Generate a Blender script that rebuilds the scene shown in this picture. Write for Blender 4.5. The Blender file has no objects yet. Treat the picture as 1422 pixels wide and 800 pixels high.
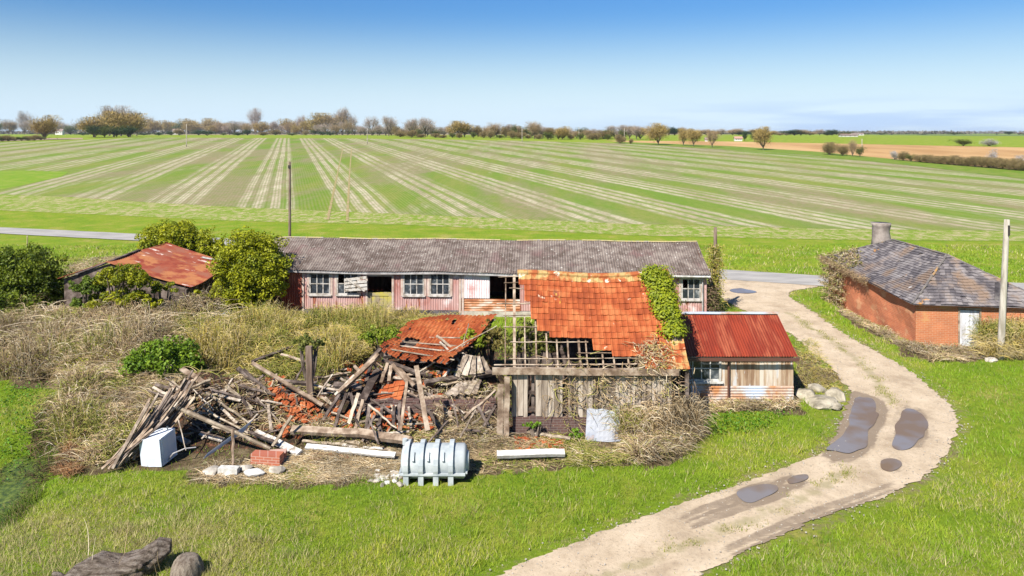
import bpy, math, random
import numpy as np
from mathutils import Vector, Matrix
random.seed(7); RNG = np.random.default_rng(11)
R = math.radians
scene = bpy.context.scene
COL = scene.collection
# ------------------------------------------------------------------ camera, sky, sun, exposure
H = 10.0            # camera height
F = 1000.0          # focal length in photo pixels (photo 1422 wide)
HY = 185.0          # horizon row of the photo
cd = bpy.data.cameras.new('camera'); cam = bpy.data.objects.new('camera', cd); COL.objects.link(cam)
cam.location = (0, 0, H); cam.rotation_euler = (R(90), 0, 0)
cd.sensor_width = 36; cd.lens = 36 * F / 1422; cd.shift_y = -(400 - HY) / 1422
cd.clip_start = 0.1; cd.clip_end = 30000
scene.camera = cam
TO_SUN = Vector((-0.55, -0.835, 0.0)).normalized(); EL = R(46)
TS = Vector((TO_SUN.x * math.cos(EL), TO_SUN.y * math.cos(EL), math.sin(EL)))
world = bpy.data.worlds.new('World'); scene.world = world; world.use_nodes = True
nt = world.node_tree; nt.nodes.clear()
def wn(t): return nt.nodes.new(t)
out = wn('ShaderNodeOutputWorld'); bg = wn('ShaderNodeBackground'); sky = wn('ShaderNodeTexSky')
sky.sky_type = 'NISHITA'; sky.sun_disc = False; sky.sun_elevation = EL
sky.sun_rotation = math.atan2(TS.x, TS.y)
sky.air_density = 1.15; sky.dust_density = 0.25; sky.ozone_density = 4.0
bg.inputs['Strength'].default_value = 0.052
# thin low cloud bank above the horizon, mostly to the right
tc = wn('ShaderNodeTexCoord'); sep = wn('ShaderNodeSeparateXYZ'); nt.links.new(tc.outputs['Generated'], sep.inputs[0])
mp = wn('ShaderNodeMapping'); mp.inputs['Scale'].default_value = (2.2, 2.2, 26); nt.links.new(tc.outputs['Generated'], mp.inputs[0])
nz = wn('ShaderNodeTexNoise'); nz.inputs['Scale'].default_value = 2.4; nz.inputs['Detail'].default_value = 6
nt.links.new(mp.outputs[0], nz.inputs['Vector'])
def wmr(src, a, b, c=0.0, d=1.0):
    m = wn('ShaderNodeMapRange'); m.interpolation_type = 'SMOOTHSTEP'
    for i, v in zip((1, 2, 3, 4), (a, b, c, d)): m.inputs[i].default_value = v
    nt.links.new(src, m.inputs[0]); return m.outputs[0]
def wmul(a, b):
    m = wn('ShaderNodeMath'); m.operation = 'MULTIPLY'; nt.links.new(a, m.inputs[0])
    if isinstance(b, float): m.inputs[1].default_value = b
    else: nt.links.new(b, m.inputs[1])
    return m.outputs[0]
el_hi = wmr(sep.outputs[2], 0.055, 0.02); az = wmr(sep.outputs[0], -0.05, 0.45); nn = wmr(nz.outputs[0], 0.38, 0.6)
cf = wmul(wmul(wmul(el_hi, az), nn), 0.75)
cmx = wn('ShaderNodeMix'); cmx.data_type = 'RGBA'; cmx.inputs[7].default_value = (5.2, 7.2, 10.6, 1)
# pale veil of horizon haze
hv = wn('ShaderNodeMix'); hv.data_type = 'RGBA'; hv.inputs[7].default_value = (7.7, 10.0, 12.2, 1)
nt.links.new(wmul(wmr(sep.outputs[2], 0.17, -0.01), 0.85), hv.inputs[0]); tint = wn('ShaderNodeMix'); tint.data_type = 'RGBA'; tint.blend_type = 'MULTIPLY'; tint.inputs[7].default_value = (.46, .84, 1.26, 1)
nt.links.new(wmr(sep.outputs[2], 0.0, 0.2), tint.inputs[0]); nt.links.new(sky.outputs[0], tint.inputs[6]); nt.links.new(tint.outputs[2], hv.inputs[6])
nt.links.new(cf, cmx.inputs[0]); nt.links.new(hv.outputs[2], cmx.inputs[6])
nt.links.new(cmx.outputs[2], bg.inputs['Color']); nt.links.new(bg.outputs[0], out.inputs[0])
sd = bpy.data.lights.new('sun', 'SUN'); sun = bpy.data.objects.new('sun', sd); COL.objects.link(sun)
sd.energy = 5.0; sd.angle = R(0.55); sd.color = (1.0, 0.955, 0.89)
sun.rotation_euler = (-TS).to_track_quat('-Z', 'Y').to_euler(); sun.location = (0, 0, 40)
scene.view_settings.view_transform = 'Standard'; scene.view_settings.look = 'None'
scene.view_settings.exposure = 0.88; scene.view_settings.gamma = 1; scene.view_settings.use_curve_mapping = False

# ------------------------------------------------------------------ noise, terrain, pixel -> place
def _h(ix, iy, s):
    n = (ix * 374761393 + iy * 668265263 + s * 1442695041) & 0xffffffff
    n = ((n ^ (n >> 13)) * 1274126177) & 0xffffffff
    return ((n ^ (n >> 16)) & 0xffff) / 65535.0
def vn(x, y, s=0):
    x = np.asarray(x, float); y = np.asarray(y, float)
    ix = np.floor(x).astype(np.int64); iy = np.floor(y).astype(np.int64); fx = x - ix; fy = y - iy
    fx = fx * fx * (3 - 2 * fx); fy = fy * fy * (3 - 2 * fy)
    a = _h(ix, iy, s); b = _h(ix + 1, iy, s); c = _h(ix, iy + 1, s); d = _h(ix + 1, iy + 1, s)
    return (a * (1 - fx) + b * fx) * (1 - fy) + (c * (1 - fx) + d * fx) * fy
def fbm(x, y, s=0):
    return (vn(x, y, s) + .5 * vn(x * 2.1, y * 2.1, s + 1) + .25 * vn(x * 4.3, y * 4.3, s + 2)) / 1.75
G_RISE, G_FAR, G_H = 80.0, 450.0, 7.6
def G(y): return np.clip((np.asarray(y, float) - G_RISE) / (G_FAR - G_RISE), 0, 1) * G_H
MOUNDS = [(-3.6, 27.3, 2.6, 1.5, 1.45), (-1.4, 28.0, 1.3, 1.2, .6), (-11.1, 25.3, 1.5, 1.2, 1.35), (-8.2, 25.6, 2.6, 1.2, .75),
          (-18, 33, 7, 4, .45), (-9.5, 31.5, 4, 2.8, .4), (-14.5, 27.8, 2.5, 2, .5)]
def T(x, y):
    x = np.asarray(x, float); y = np.asarray(y, float); z = G(y)
    for cx, cy, rx, ry, h in MOUNDS:
        z = z + h * np.exp(-(((x - cx) / rx) ** 2 + ((y - cy) / ry) ** 2)) * (0.8 + .4 * vn(x * 1.3, y * 1.3, 5))
    # shallow ditch at the left edge
    z = z - .55 * np.exp(-(((x + 14.3 + (y - 20) * .25) / 1.1) ** 2)) * np.clip((24.5 - y) / 2, 0, 1) * np.clip((y - 16) / 3, 0, 1)
    return z
def gnd(px, py):                      # where the flat/rising ground shows at this photo pixel
    k = (py - HY) / F
    y = H / k
    if y > G_RISE:
        s = G_H / (G_FAR - G_RISE); y = (H + s * G_RISE) / (k + s)
        if y > G_FAR: y = (H - G_H) / k
    return ((px - 711) / F * y, y)
def at(px, py, y): return Vector(((px - 711) / F * y, y, H - (py - HY) / F * y))
HYS = np.arange(14.0, 60, .04)
def hit(px, py, lift=0.0):
    zr = H - (py - HY) / F * HYS; g = zr < T((px - 711) / F * HYS, HYS) + lift
    return at(px, py, float(HYS[int(np.argmax(g))]) if g.any() else 60.0)
def gpoly(pts): return [gnd(*p) for p in pts]
def inpoly(x, y, poly):
    r = np.zeros(np.shape(x), bool); n = len(poly)
    for i in range(n):
        x1, y1 = poly[i]; x2, y2 = poly[(i + 1) % n]
        if y1 == y2: continue
        c = ((y1 > y) != (y2 > y)) & (x < (x2 - x1) * (y - y1) / (y2 - y1) + x1)
        r ^= c
    return r

# ------------------------------------------------------------------ materials
def new_mat(name):
    m = bpy.data.materials.new(name); m.use_nodes = True; t = m.node_tree
    return m, t, t.nodes['Principled BSDF']
def L(t, a, b): t.links.new(a, b)
def ramp(t, src, stops):
    r = t.nodes.new('ShaderNodeValToRGB'); e = r.color_ramp.elements
    while len(e) < len(stops): e.new(.5)
    for k, (p, c) in enumerate(stops): e[k].position = p; e[k].color = (*c, 1)
    L(t, src, r.inputs[0]); return r.outputs[0]
def math_(t, op, a, b=None, c=None):
    m = t.nodes.new('ShaderNodeMath'); m.operation = op
    for i, v in enumerate((a, b, c)):
        if v is None: continue
        if isinstance(v, (int, float)): m.inputs[i].default_value = v
        else: L(t, v, m.inputs[i])
    return m.outputs[0]
def mrange(t, s, a, b, c=0.0, d=1.0):
    m = t.nodes.new('ShaderNodeMapRange'); m.interpolation_type = 'SMOOTHSTEP'
    for i, v in zip((1, 2, 3, 4), (a, b, c, d)): m.inputs[i].default_value = v
    L(t, s, m.inputs[0]); return m.outputs[0]
def noise(t, scale, stretch=(1, 1, 1), detail=5, dist=0, rough=.6, vec=None):
    if vec is None: vec = t.nodes.new('ShaderNodeNewGeometry').outputs['Position']
    mp = t.nodes.new('ShaderNodeMapping'); mp.inputs['Scale'].default_value = stretch
    n = t.nodes.new('ShaderNodeTexNoise'); n.inputs['Scale'].default_value = scale; n.inputs['Detail'].default_value = detail
    n.inputs['Distortion'].default_value = dist; n.inputs['Roughness'].default_value = rough
    L(t, vec, mp.inputs[0]); L(t, mp.outputs[0], n.inputs['Vector']); return n.outputs[0]
def mix(t, f, a, b, mode='MIX'):
    m = t.nodes.new('ShaderNodeMix'); m.data_type = 'RGBA'; m.blend_type = mode
    if isinstance(f, (int, float)): m.inputs[0].default_value = f
    else: L(t, f, m.inputs[0])
    for i, v in ((6, a), (7, b)):
        if isinstance(v, tuple): m.inputs[i].default_value = (*v, 1)
        else: L(t, v, m.inputs[i])
    return m.outputs[2]
def bump(t, bs, src, strength, dist=.05):
    b = t.nodes.new('ShaderNodeBump'); b.inputs['Strength'].default_value = strength; b.inputs['Distance'].default_value = dist
    L(t, src, b.inputs['Height']); L(t, b.outputs[0], bs.inputs['Normal'])
def attr(t, n):
    a = t.nodes.new('ShaderNodeAttribute'); a.attribute_name = n; return a
def mat(name, cols, scale=4, stretch=(1, 1, 1), rough=.85, vamt=.5, bmp=.3, lo=.3, hi=.7, metal=0, spots=None, dist=.02, spec=.12):
    """patchy material: colour ramp over noise plus a per-piece random value; spots = (colour, scale, lo, hi)"""
    m, t, bs = new_mat(name)
    n = noise(t, scale, stretch); v = attr(t, 'v').outputs['Fac']
    f = math_(t, 'ADD', mrange(t, n, lo, hi), math_(t, 'MULTIPLY', math_(t, 'SUBTRACT', v, .5), vamt))
    k = len(cols) - 1
    c = ramp(t, f, [(i / k, col) for i, col in enumerate(cols)])
    for sp in (spots or []):
        c = mix(t, mrange(t, noise(t, sp[1], sp[4] if len(sp) > 4 else (1, 1, 1), 4), sp[2], sp[3]), c, sp[0])
    L(t, c, bs.inputs['Base Color']); bs.inputs['Roughness'].default_value = rough; bs.inputs['Metallic'].default_value = metal
    bs.inputs['Specular IOR Level'].default_value = spec
    if bmp: bump(t, bs, noise(t, scale * 6, stretch, 4), bmp, dist)
    return m
def plain(name, c, rough=.6, metal=0):
    m, t, bs = new_mat(name); bs.inputs['Base Color'].default_value = (*c, 1); bs.inputs['Roughness'].default_value = rough
    bs.inputs['Metallic'].default_value = metal; return m
def leafmat(name, trans=.35, rough=.55):
    m, t, bs = new_mat(name); a = attr(t, 'col').outputs['Color']
    L(t, a, bs.inputs['Base Color']); bs.inputs['Roughness'].default_value = rough; bs.inputs['Specular IOR Level'].default_value = .25
    if trans:
        tr = t.nodes.new('ShaderNodeBsdfTranslucent'); L(t, a, tr.inputs[0])
        mx = t.nodes.new('ShaderNodeMixShader'); mx.inputs[0].default_value = trans
        L(t, bs.outputs[0], mx.inputs[1]); L(t, tr.outputs[0], mx.inputs[2])
        L(t, mx.outputs[0], t.nodes['Material Output'].inputs[0])
    return m
def brickmat(name, dx, dy, c1, c2, mortar, wear=None, bw=.23, rh=.085):
    m, t, bs = new_mat(name); pos = t.nodes.new('ShaderNodeNewGeometry').outputs['Position']
    sp = t.nodes.new('ShaderNodeSeparateXYZ'); L(t, pos, sp.inputs[0])
    u = math_(t, 'ADD', math_(t, 'MULTIPLY', sp.outputs[0], dx), math_(t, 'MULTIPLY', sp.outputs[1], dy))
    cb = t.nodes.new('ShaderNodeCombineXYZ'); L(t, u, cb.inputs[0]); L(t, sp.outputs[2], cb.inputs[1])
    b = t.nodes.new('ShaderNodeTexBrick'); L(t, cb.outputs[0], b.inputs['Vector']); b.inputs['Scale'].default_value = 1
    b.inputs['Brick Width'].default_value = bw; b.inputs['Row Height'].default_value = rh; b.inputs['Mortar Size'].default_value = .009
    b.inputs['Mortar Smooth'].default_value = .3
    b.inputs['Color1'].default_value = (*c1, 1); b.inputs['Color2'].default_value = (*c2, 1); b.inputs['Mortar'].default_value = (*mortar, 1)
    c = mix(t, .45, b.outputs['Color'], ramp(t, noise(t, 1.3, detail=7), [(.3, tuple(x * .6 for x in c1)), (.55, c2), (.75, tuple(min(1, x * 1.5) for x in c1))]))
    if wear: c = mix(t, mrange(t, noise(t, 1.1, (1, 1, 1.6), 6), .55, .66, 0, .75), c, wear)
    L(t, c, bs.inputs['Base Color']); bs.inputs['Roughness'].default_value = .9
    bump(t, bs, b.outputs['Fac'], -.6, .012)
    return m
MT = {}
MT['board'] = mat('weathered_board', [(.15, .115, .085), (.31, .25, .19), (.46, .39, .31)], 2.2, (3, 3, .35), vamt=1.0, bmp=.5)
MT['board_tan'] = mat('tan_board', [(.24, .15, .09), (.40, .29, .19), (.55, .48, .39)], 1.7, (4, 4, .3), vamt=1.0, bmp=.4,
                      spots=[((.50, .48, .45), 2.5, .58, .66, (3, 3, .4))])
MT['beam'] = mat('grey_beam', [(.12, .08, .052), (.25, .18, .125), (.40, .32, .235)], 3, vamt=.5, bmp=.5)
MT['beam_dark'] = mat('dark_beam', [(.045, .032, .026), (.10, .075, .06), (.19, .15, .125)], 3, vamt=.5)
MT['stick'] = mat('bleached_wood', [(.17, .13, .09), (.31, .25, .18), (.45, .38, .29)], 4, vamt=.7)
MT['paint'] = mat('flaking_white_paint', [(.20, .16, .12), (.34, .30, .25), (.50, .47, .42)], 5, vamt=.3, lo=.35, hi=.55)
MT['white'] = mat('white_painted_frame', [(.38, .36, .31), (.60, .58, .54)], 6, vamt=.2)
MT['old_frame'] = mat('old_window_frame', [(.24, .21, .17), (.40, .37, .33), (.50, .47, .43)], 5, vamt=.5)
MT['pink'] = mat('faded_pink_sheet', [(.45, .29, .26), (.40, .21, .18), (.27, .09, .06)], 1.2, (1, 1, .5), vamt=.35, lo=.35, hi=.75, rough=.6,
                 spots=[((.60, .49, .46), .9, .54, .68), ((.24, .07, .035), 1.6, .56, .66, (2.2, 1, .35))], bmp=.1)
MT['rustred'] = mat('rusty_red_sheet', [(.33, .07, .035), (.24, .055, .035), (.42, .15, .09)], 1.3, (1, 1, .4), vamt=.4, bmp=.1, rough=.65)
MT['rust_h'] = mat('rusty_horizontal_sheet', [(.55, .45, .38), (.42, .20, .10), (.24, .075, .03)], 1.5, (.7, .7, 1.6), vamt=.3, bmp=.1, rough=.6)
MT['skirt'] = mat('galvanised_rusting_sheet', [(.42, .19, .08), (.45, .38, .32), (.46, .52, .60)], .9, (1, 1, .8), vamt=.2, lo=.36, hi=.62, bmp=.1, rough=.5)
MT['redroof'] = mat('red_iron_roof', [(.23, .038, .018), (.165, .026, .014), (.27, .070, .035)], 1.5, (3, .5, .5), vamt=.9, rough=.5, bmp=.1)
MT['shedroof'] = mat('rust_brown_iron_roof', [(.17, .035, .022), (.22, .055, .03), (.21, .08, .05)], 1.1, vamt=.5, rough=.6, bmp=.2,
                     spots=[((.50, .40, .34), 1.0, .61, .66, (.6, 2.0, 1)), ((.30, .12, .05), .6, .5, .6)])
MT['asb'] = mat('lichened_grey_sheet', [(.10, .075, .06), (.155, .122, .103), (.225, .185, .155)], 2.2, vamt=.6, bmp=.3, rough=.95,
                spots=[((.46, .43, .37), 7, .62, .68), ((.16, .10, .09), .7, .55, .75)])
MT['ridge'] = mat('lichen_yellow_ridge', [(.26, .22, .14), (.40, .32, .14), (.30, .26, .22)], 3, vamt=.5)
MT['tile'] = mat('orange_clay_tile', [(.22, .050, .018), (.31, .075, .025), (.38, .125, .045)], 1.3, vamt=.55, bmp=.3,
                 spots=[((.18, .075, .05), .8, .64, .74), ((.60, .34, .05), 1.6, .66, .71), ((.55, .40, .28), 3.0, .68, .73)])
MT['tile_lichen'] = mat('lichened_clay_tile', [(.30, .085, .03), (.36, .17, .06), (.38, .27, .11)], 2.6, vamt=.8, bmp=.3, lo=.4, hi=.62,
                 spots=[((.60, .52, .40), 3.0, .6, .68)])
MT['slate'] = mat('old_slate', [(.085, .075, .078), (.15, .132, .13), (.23, .205, .195)], 1.6, vamt=.8, bmp=.3, rough=.6,
                  spots=[((.20, .14, .10), .8, .48, .66), ((.40, .20, .06), 1.5, .66, .72), ((.42, .40, .38), 3.5, .68, .72, (.5, .5, .5))])
MT['slate_hip'] = mat('lichen_hip_tile', [(.12, .105, .10), (.17, .15, .13), (.36, .20, .07)], 1.2, vamt=.5, lo=.4, hi=.75)
MT['dark'] = plain('dark_interior', (.03, .026, .024), .95)
MT['tar'] = mat('tarred_plinth', [(.04, .035, .04), (.085, .075, .08), (.18, .16, .15)], 2, vamt=.3)
MT['concrete'] = mat('pale_concrete', [(.24, .21, .17), (.37, .33, .27), (.48, .43, .36)], 2.5, vamt=.4)
MT['glass'] = mat('dusty_window_glass', [(.02, .025, .03), (.06, .07, .08), (.25, .25, .24)], 2.6, vamt=.6, rough=.15, bmp=0, lo=.4, hi=.75, spec=.5)
MT['louvre'] = mat('grey_louvre', [(.20, .18, .17), (.36, .34, .33)], 3)
MT['pipe'] = plain('brown_pipe', (.10, .045, .03), .5)
MT['gutter'] = mat('grey_gutter', [(.22, .20, .19), (.42, .40, .38)], 3)
MT['tank'] = mat('grey_plastic_tank', [(.27, .30, .31), (.37, .395, .395), (.44, .46, .45)], 2, vamt=.0, rough=.45, bmp=.05)
MT['fridge'] = mat('white_enamel', [(.50, .54, .59), (.60, .64, .69), (.66, .70, .74)], 2, rough=.35, bmp=0)
MT['bluesheet'] = mat('blue_grey_sheet', [(.34, .40, .48), (.48, .52, .58), (.55, .56, .58)], 2, rough=.45, bmp=.1)
MT['stone'] = mat('pale_stone', [(.15, .13, .09), (.31, .27, .20), (.44, .39, .29)], 1.8, vamt=.5, bmp=.6, dist=.06)
MT['bark'] = mat('tree_bark', [(.06, .045, .035), (.13, .10, .075), (.20, .165, .13)], 3, vamt=.4, bmp=.5)
MT['log'] = mat('weathered_log', [(.08, .06, .045), (.20, .155, .12), (.33, .275, .225)], 2.5, (1, 5, 5), vamt=.3, bmp=1.0, dist=.08, spots=[((.05,.04,.03),3,.62,.70,(1,4,4))])
MT['log_end'] = mat('stump_wood', [(.16, .12, .085), (.28, .225, .17), (.34, .28, .21)], 5, (2, 2, .8), vamt=.3, bmp=1.0, dist=.06)
MT['pole'] = mat('grey_pole_wood', [(.24, .21, .16), (.38, .34, .28), (.48, .44, .37)], 2.5, (3, 3, .4), vamt=.3)
MT['pole_dark'] = mat('brown_pole_wood', [(.10, .07, .05), (.17, .12, .09), (.22, .17, .13)], 2.5, (3, 3, .4), vamt=.3)
MT['leaf'] = leafmat('green_leaves', .3); MT['dry'] = leafmat('dry_stems', .15, .8); MT['grass'] = leafmat('grass_blades', .4, .6)
MT['twig'] = leafmat('bare_twigs', 0, .9)
MT['brick_front'] = brickmat('orange_brick_front', .985, -.17, (.36, .11, .04), (.44, .15, .055), (.42, .32, .22), (.44, .24, .09))
MT['brick_side'] = brickmat('red_brick_side', 0, 1, (.50, .155, .06), (.42, .115, .045), (.42, .27, .17), (.54, .28, .14))
MT['brick_dark'] = brickmat('dark_brick_plinth', 1, 0, (.075, .045, .04), (.12, .06, .045), (.22, .19, .16), None)
MT['brick_rubble'] = brickmat('brick_lump', .9, .3, (.42, .13, .06), (.34, .10, .06), (.52, .42, .34), None, .22, .08)

# ------------------------------------------------------------------ mesh building
class MB:
    def __init__(s): s.v = []; s.f = []; s.a = []; s.val = .5; s.sm = False
    def face(s, pts):
        i = len(s.v); s.v += [tuple(p) for p in pts]; s.f.append(tuple(range(i, i + len(pts)))); s.a.append(s.val)
    def rv(s, lo=0.0, hi=1.0): s.val = random.uniform(lo, hi); return s
    def hexa(s, c):                     # 8 corners: 0-3 bottom ring, 4-7 top ring
        i = len(s.v); s.v += [tuple(p) for p in c]
        for q in ((0, 3, 2, 1), (4, 5, 6, 7), (0, 1, 5, 4), (1, 2, 6, 5), (2, 3, 7, 6), (3, 0, 4, 7)):
            s.f.append(tuple(i + k for k in q)); s.a.append(s.val)
        return s
    def box(s, c, size, rz=0.0, tilt=None):
        m = Matrix.Rotation(rz, 3, 'Z')
        if tilt is not None: m = m @ tilt
        x, y, z = (d / 2 for d in size); c = Vector(c)
        return s.hexa([c + m @ Vector(p) for p in ((-x, -y, -z), (x, -y, -z), (x, y, -z), (-x, y, -z), (-x, -y, z), (x, -y, z), (x, y, z), (-x, y, z))])
    def beam(s, a, b, w, t, up=(0, 0, 1), seg=1, jit=0.0, taper=1.0):
        a = Vector(a); b = Vector(b); d = (b - a); 
        if d.length < 1e-4: return s
        d.normalize(); up = Vector(up)
        if abs(d.dot(up)) > .95: up = Vector((0, 1, 0))
        sx = d.cross(up).normalized(); uz = sx.cross(d).normalized()
        rings = []
        for k in range(seg + 1):
            q = k / seg; c = a.lerp(b, q); j = Vector((random.uniform(-jit, jit) for _ in range(3))) if 0 < k < seg else Vector()
            ww = w * (1 + (taper - 1) * q) * .5 * random.uniform(1 - jit, 1 + jit); tt = t * .5
            rings.append([c + j + sx * (ww * p) + uz * (tt * r) for p, r in ((-1, -1), (1, -1), (1, 1), (-1, 1))])
        i = len(s.v)
        for r in rings: s.v += [tuple(p) for p in r]
        for k in range(seg):
            for e in range(4):
                o = i + 4 * k; s.f.append((o + e, o + (e + 1) % 4, o + 4 + (e + 1) % 4, o + 4 + e)); s.a.append(s.val)
        s.f.append((i + 3, i + 2, i + 1, i)); o = i + 4 * seg; s.f.append((o, o + 1, o + 2, o + 3)); s.a += [s.val] * 2
        return s
    def tube(s, pts, rad, n=6, cap=True):
        pts = [Vector(p) for p in pts]; i0 = len(s.v)
        for k, p in enumerate(pts):
            d = (pts[min(k + 1, len(pts) - 1)] - pts[max(k - 1, 0)]).normalized()
            u = d.cross(Vector((0.13, .2, 1))); u = u.normalized() if u.length > .05 else Vector((1, 0, 0)); w = d.cross(u)
            r = rad[k] if isinstance(rad, (list, tuple)) else rad
            for e in range(n):
                an = 2 * math.pi * e / n; s.v.append(tuple(p + (u * math.cos(an) + w * math.sin(an)) * r))
        for k in range(len(pts) - 1):
            for e in range(n):
                o = i0 + k * n; s.f.append((o + e, o + (e + 1) % n, o + n + (e + 1) % n, o + n + e)); s.a.append(s.val)
        if cap:
            s.f.append(tuple(i0 + e for e in range(n))[::-1]); s.f.append(tuple(i0 + (len(pts) - 1) * n + e for e in range(n))); s.a += [s.val] * 2
        return s
    def grid(s, fn, nu, nv, vfn=None, thick=0.0, keep=None):
        """fn(i,j)->point on a (nu+1)x(nv+1) grid"""
        i0 = len(s.v)
        for j in range(nv + 1):
            for i in range(nu + 1): s.v.append(tuple(fn(i, j)))
        for j in range(nv):
            for i in range(nu):
                if keep and not keep(i, j): continue
                o = i0 + j * (nu + 1) + i; s.f.append((o, o + 1, o + nu + 2, o + nu + 1)); s.a.append(vfn(i, j) if vfn else s.val)
        return s
    def build(s, name, m, parent=None, smooth=False, origin=None, cols=None):
        v = np.array(s.v, float)
        return link_np(name, v, s.f, m, parent, smooth, origin, np.array(s.a, float), cols)
WLOC = {}
def link_np(name, v, f, m, parent=None, smooth=False, origin=None, a=None, cols=None):
    if parent is None:
        if origin is None: origin = ((v[:, 0].min() + v[:, 0].max()) / 2, (v[:, 1].min() + v[:, 1].max()) / 2, v[:, 2].min())
        o = Vector(origin)
    else: o = Vector(WLOC[parent.name])
    me = bpy.data.meshes.new(name)
    vv = v - np.array(o)
    if isinstance(f, np.ndarray):
        nf, k = f.shape; me.vertices.add(len(vv)); me.vertices.foreach_set('co', vv.astype(np.float32).ravel())
        me.loops.add(nf * k); me.polygons.add(nf); me.loops.foreach_set('vertex_index', f.astype(np.int32).ravel())
        me.polygons.foreach_set('loop_start', np.arange(0, nf * k, k, dtype=np.int32)); me.update(calc_edges=True)
    else: me.from_pydata(vv.tolist(), [], f); me.update()
    if a is not None:
        at_ = me.attributes.new('v', 'FLOAT', 'FACE'); at_.data.foreach_set('value', np.asarray(a, np.float32))
    if cols is not None:
        c = np.ones((len(cols), 4), np.float32); c[:, :3] = cols
        at_ = me.attributes.new('col', 'FLOAT_COLOR', 'FACE' if len(cols) == len(me.polygons) else 'POINT'); at_.data.foreach_set('color', c.ravel())
    if smooth: me.polygons.foreach_set('use_smooth', np.ones(len(me.polygons), bool))
    me.materials.append(m)
    ob = bpy.data.objects.new(name, me); COL.objects.link(ob)
    if parent is None: ob.location = o
    else: ob.parent = parent
    WLOC[ob.name] = tuple(o); return ob
def tag(o, label=None, cat=None, group=None, kind=None):
    if label: o['label'] = label
    if cat: o['category'] = cat
    if group: o['group'] = group
    if kind: o['kind'] = kind
    return o
def thing(name, label, cat, loc, group=None):
    o = bpy.data.objects.new(name, None); COL.objects.link(o); o.location = loc; o.empty_display_size = .3
    WLOC[o.name] = tuple(loc); return tag(o, label, cat, group)
def copy_tree(o, parent=None):
    c = o.copy(); COL.objects.link(c); c.parent = parent
    for ch in list(o.children): copy_tree(ch, c)
    return c

# ------------------------------------------------------------------ ground zones (photo pixels -> ground)
TRACK_L = [(560, 862), (690, 800), (820, 746), (900, 716), (1031, 672), (1105, 644), (1148, 626), (1160, 600), (1172, 575), (1181, 552), (1168, 526), (1138, 497), (1104, 468), (1070, 448), (1035, 432), (1002, 414), (990, 402), (985, 386)]
TRACK_R = [(860, 862), (985, 792), (1132, 721), (1210, 697), (1262, 675), (1305, 642), (1328, 605), (1326, 575), (1297, 541), (1256, 511), (1210, 485), (1180, 468), (1150, 448), (1120, 428), (1098, 414), (1098, 405), (1125, 400), (1150, 396)]
def smooth_line(pts, n=12):
    w = [gnd(*p) for p in pts]; o = []
    for k in range(len(w) - 1):
        p0 = w[max(k - 1, 0)]; p1 = w[k]; p2 = w[k + 1]; p3 = w[min(k + 2, len(w) - 1)]
        for i in range(n):
            t = i / n
            o.append(tuple(.5 * (2 * p1[a] + (p2[a] - p0[a]) * t + (2 * p0[a] - 5 * p1[a] + 4 * p2[a] - p3[a]) * t * t + (3 * p1[a] - p0[a] - 3 * p2[a] + p3[a]) * t ** 3) for a in (0, 1)))
    return o + [w[-1]]
TL_, TR_ = smooth_line(TRACK_L), smooth_line(TRACK_R)
TRACK_POLY = TL_ + TR_[::-1]
def in_track(x, y, grow=0.0):
    jx = x + (fbm(x * 1.4, y * 1.4, 21) - .5) * .7; jy = y + (fbm(x * 1.4 + 9, y * 1.4, 22) - .5) * .7
    return inpoly(jx, jy, TRACK_POLY)
ROAD = [(-160, 104), (-52.6, 74), (-25.5, 66), (0, 56.6), (14.7, 51), (21.2, 48.6), (33.4, 46.2), (70, 41)]
def road_y(x): return np.interp(x, [p[0] for p in ROAD], [p[1] for p in ROAD])
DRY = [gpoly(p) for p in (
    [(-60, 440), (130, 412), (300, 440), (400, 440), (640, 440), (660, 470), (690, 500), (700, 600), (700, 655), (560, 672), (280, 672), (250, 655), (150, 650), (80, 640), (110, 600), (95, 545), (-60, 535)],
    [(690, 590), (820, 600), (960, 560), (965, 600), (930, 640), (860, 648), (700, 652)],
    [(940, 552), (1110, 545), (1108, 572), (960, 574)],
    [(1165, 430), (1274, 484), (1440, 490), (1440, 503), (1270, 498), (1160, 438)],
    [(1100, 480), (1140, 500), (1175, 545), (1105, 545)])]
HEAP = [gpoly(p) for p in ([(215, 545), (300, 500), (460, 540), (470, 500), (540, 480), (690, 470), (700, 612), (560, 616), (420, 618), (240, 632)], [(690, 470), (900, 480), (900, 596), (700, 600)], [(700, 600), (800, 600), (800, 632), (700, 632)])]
def dry_mask(x, y):
    jx = x + (fbm(x * .8, y * .8, 31) - .5) * 1.6; jy = y + (fbm(x * .8 + 7, y * .8, 32) - .5) * 1.6
    r = np.zeros(np.shape(x), bool)
    for p in DRY: r |= inpoly(jx, jy, p)
    return r

# ground sheet: fine in front, rows to the horizon behind
xs = np.concatenate([[-6500, -3000, -1000, -400, -150], np.arange(-70, 50.01, .3), [70, 110, 200, 400, 1000, 3000, 6500]])
ys = np.concatenate([[-250, -60, 0], np.arange(8, 62, .3), np.arange(63, 81, 1.0), [80.0], [100, 150, 200, 250, 300, 350, 400, 450, 600, 1000, 2000, 4000, 7900]])
ys = np.unique(np.round(ys, 4))
X, Y = np.meshgrid(xs, ys); Z = T(X, Y)
near = (Y < 62) & (abs(X) < 60)
tr = in_track(X, Y)
Z = Z + np.where(near & ~tr, (fbm(X * .5, Y * .5, 3) - .5) * .16 * np.clip((14 - abs(X * 0)) / 14, 0, 1), 0)
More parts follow.
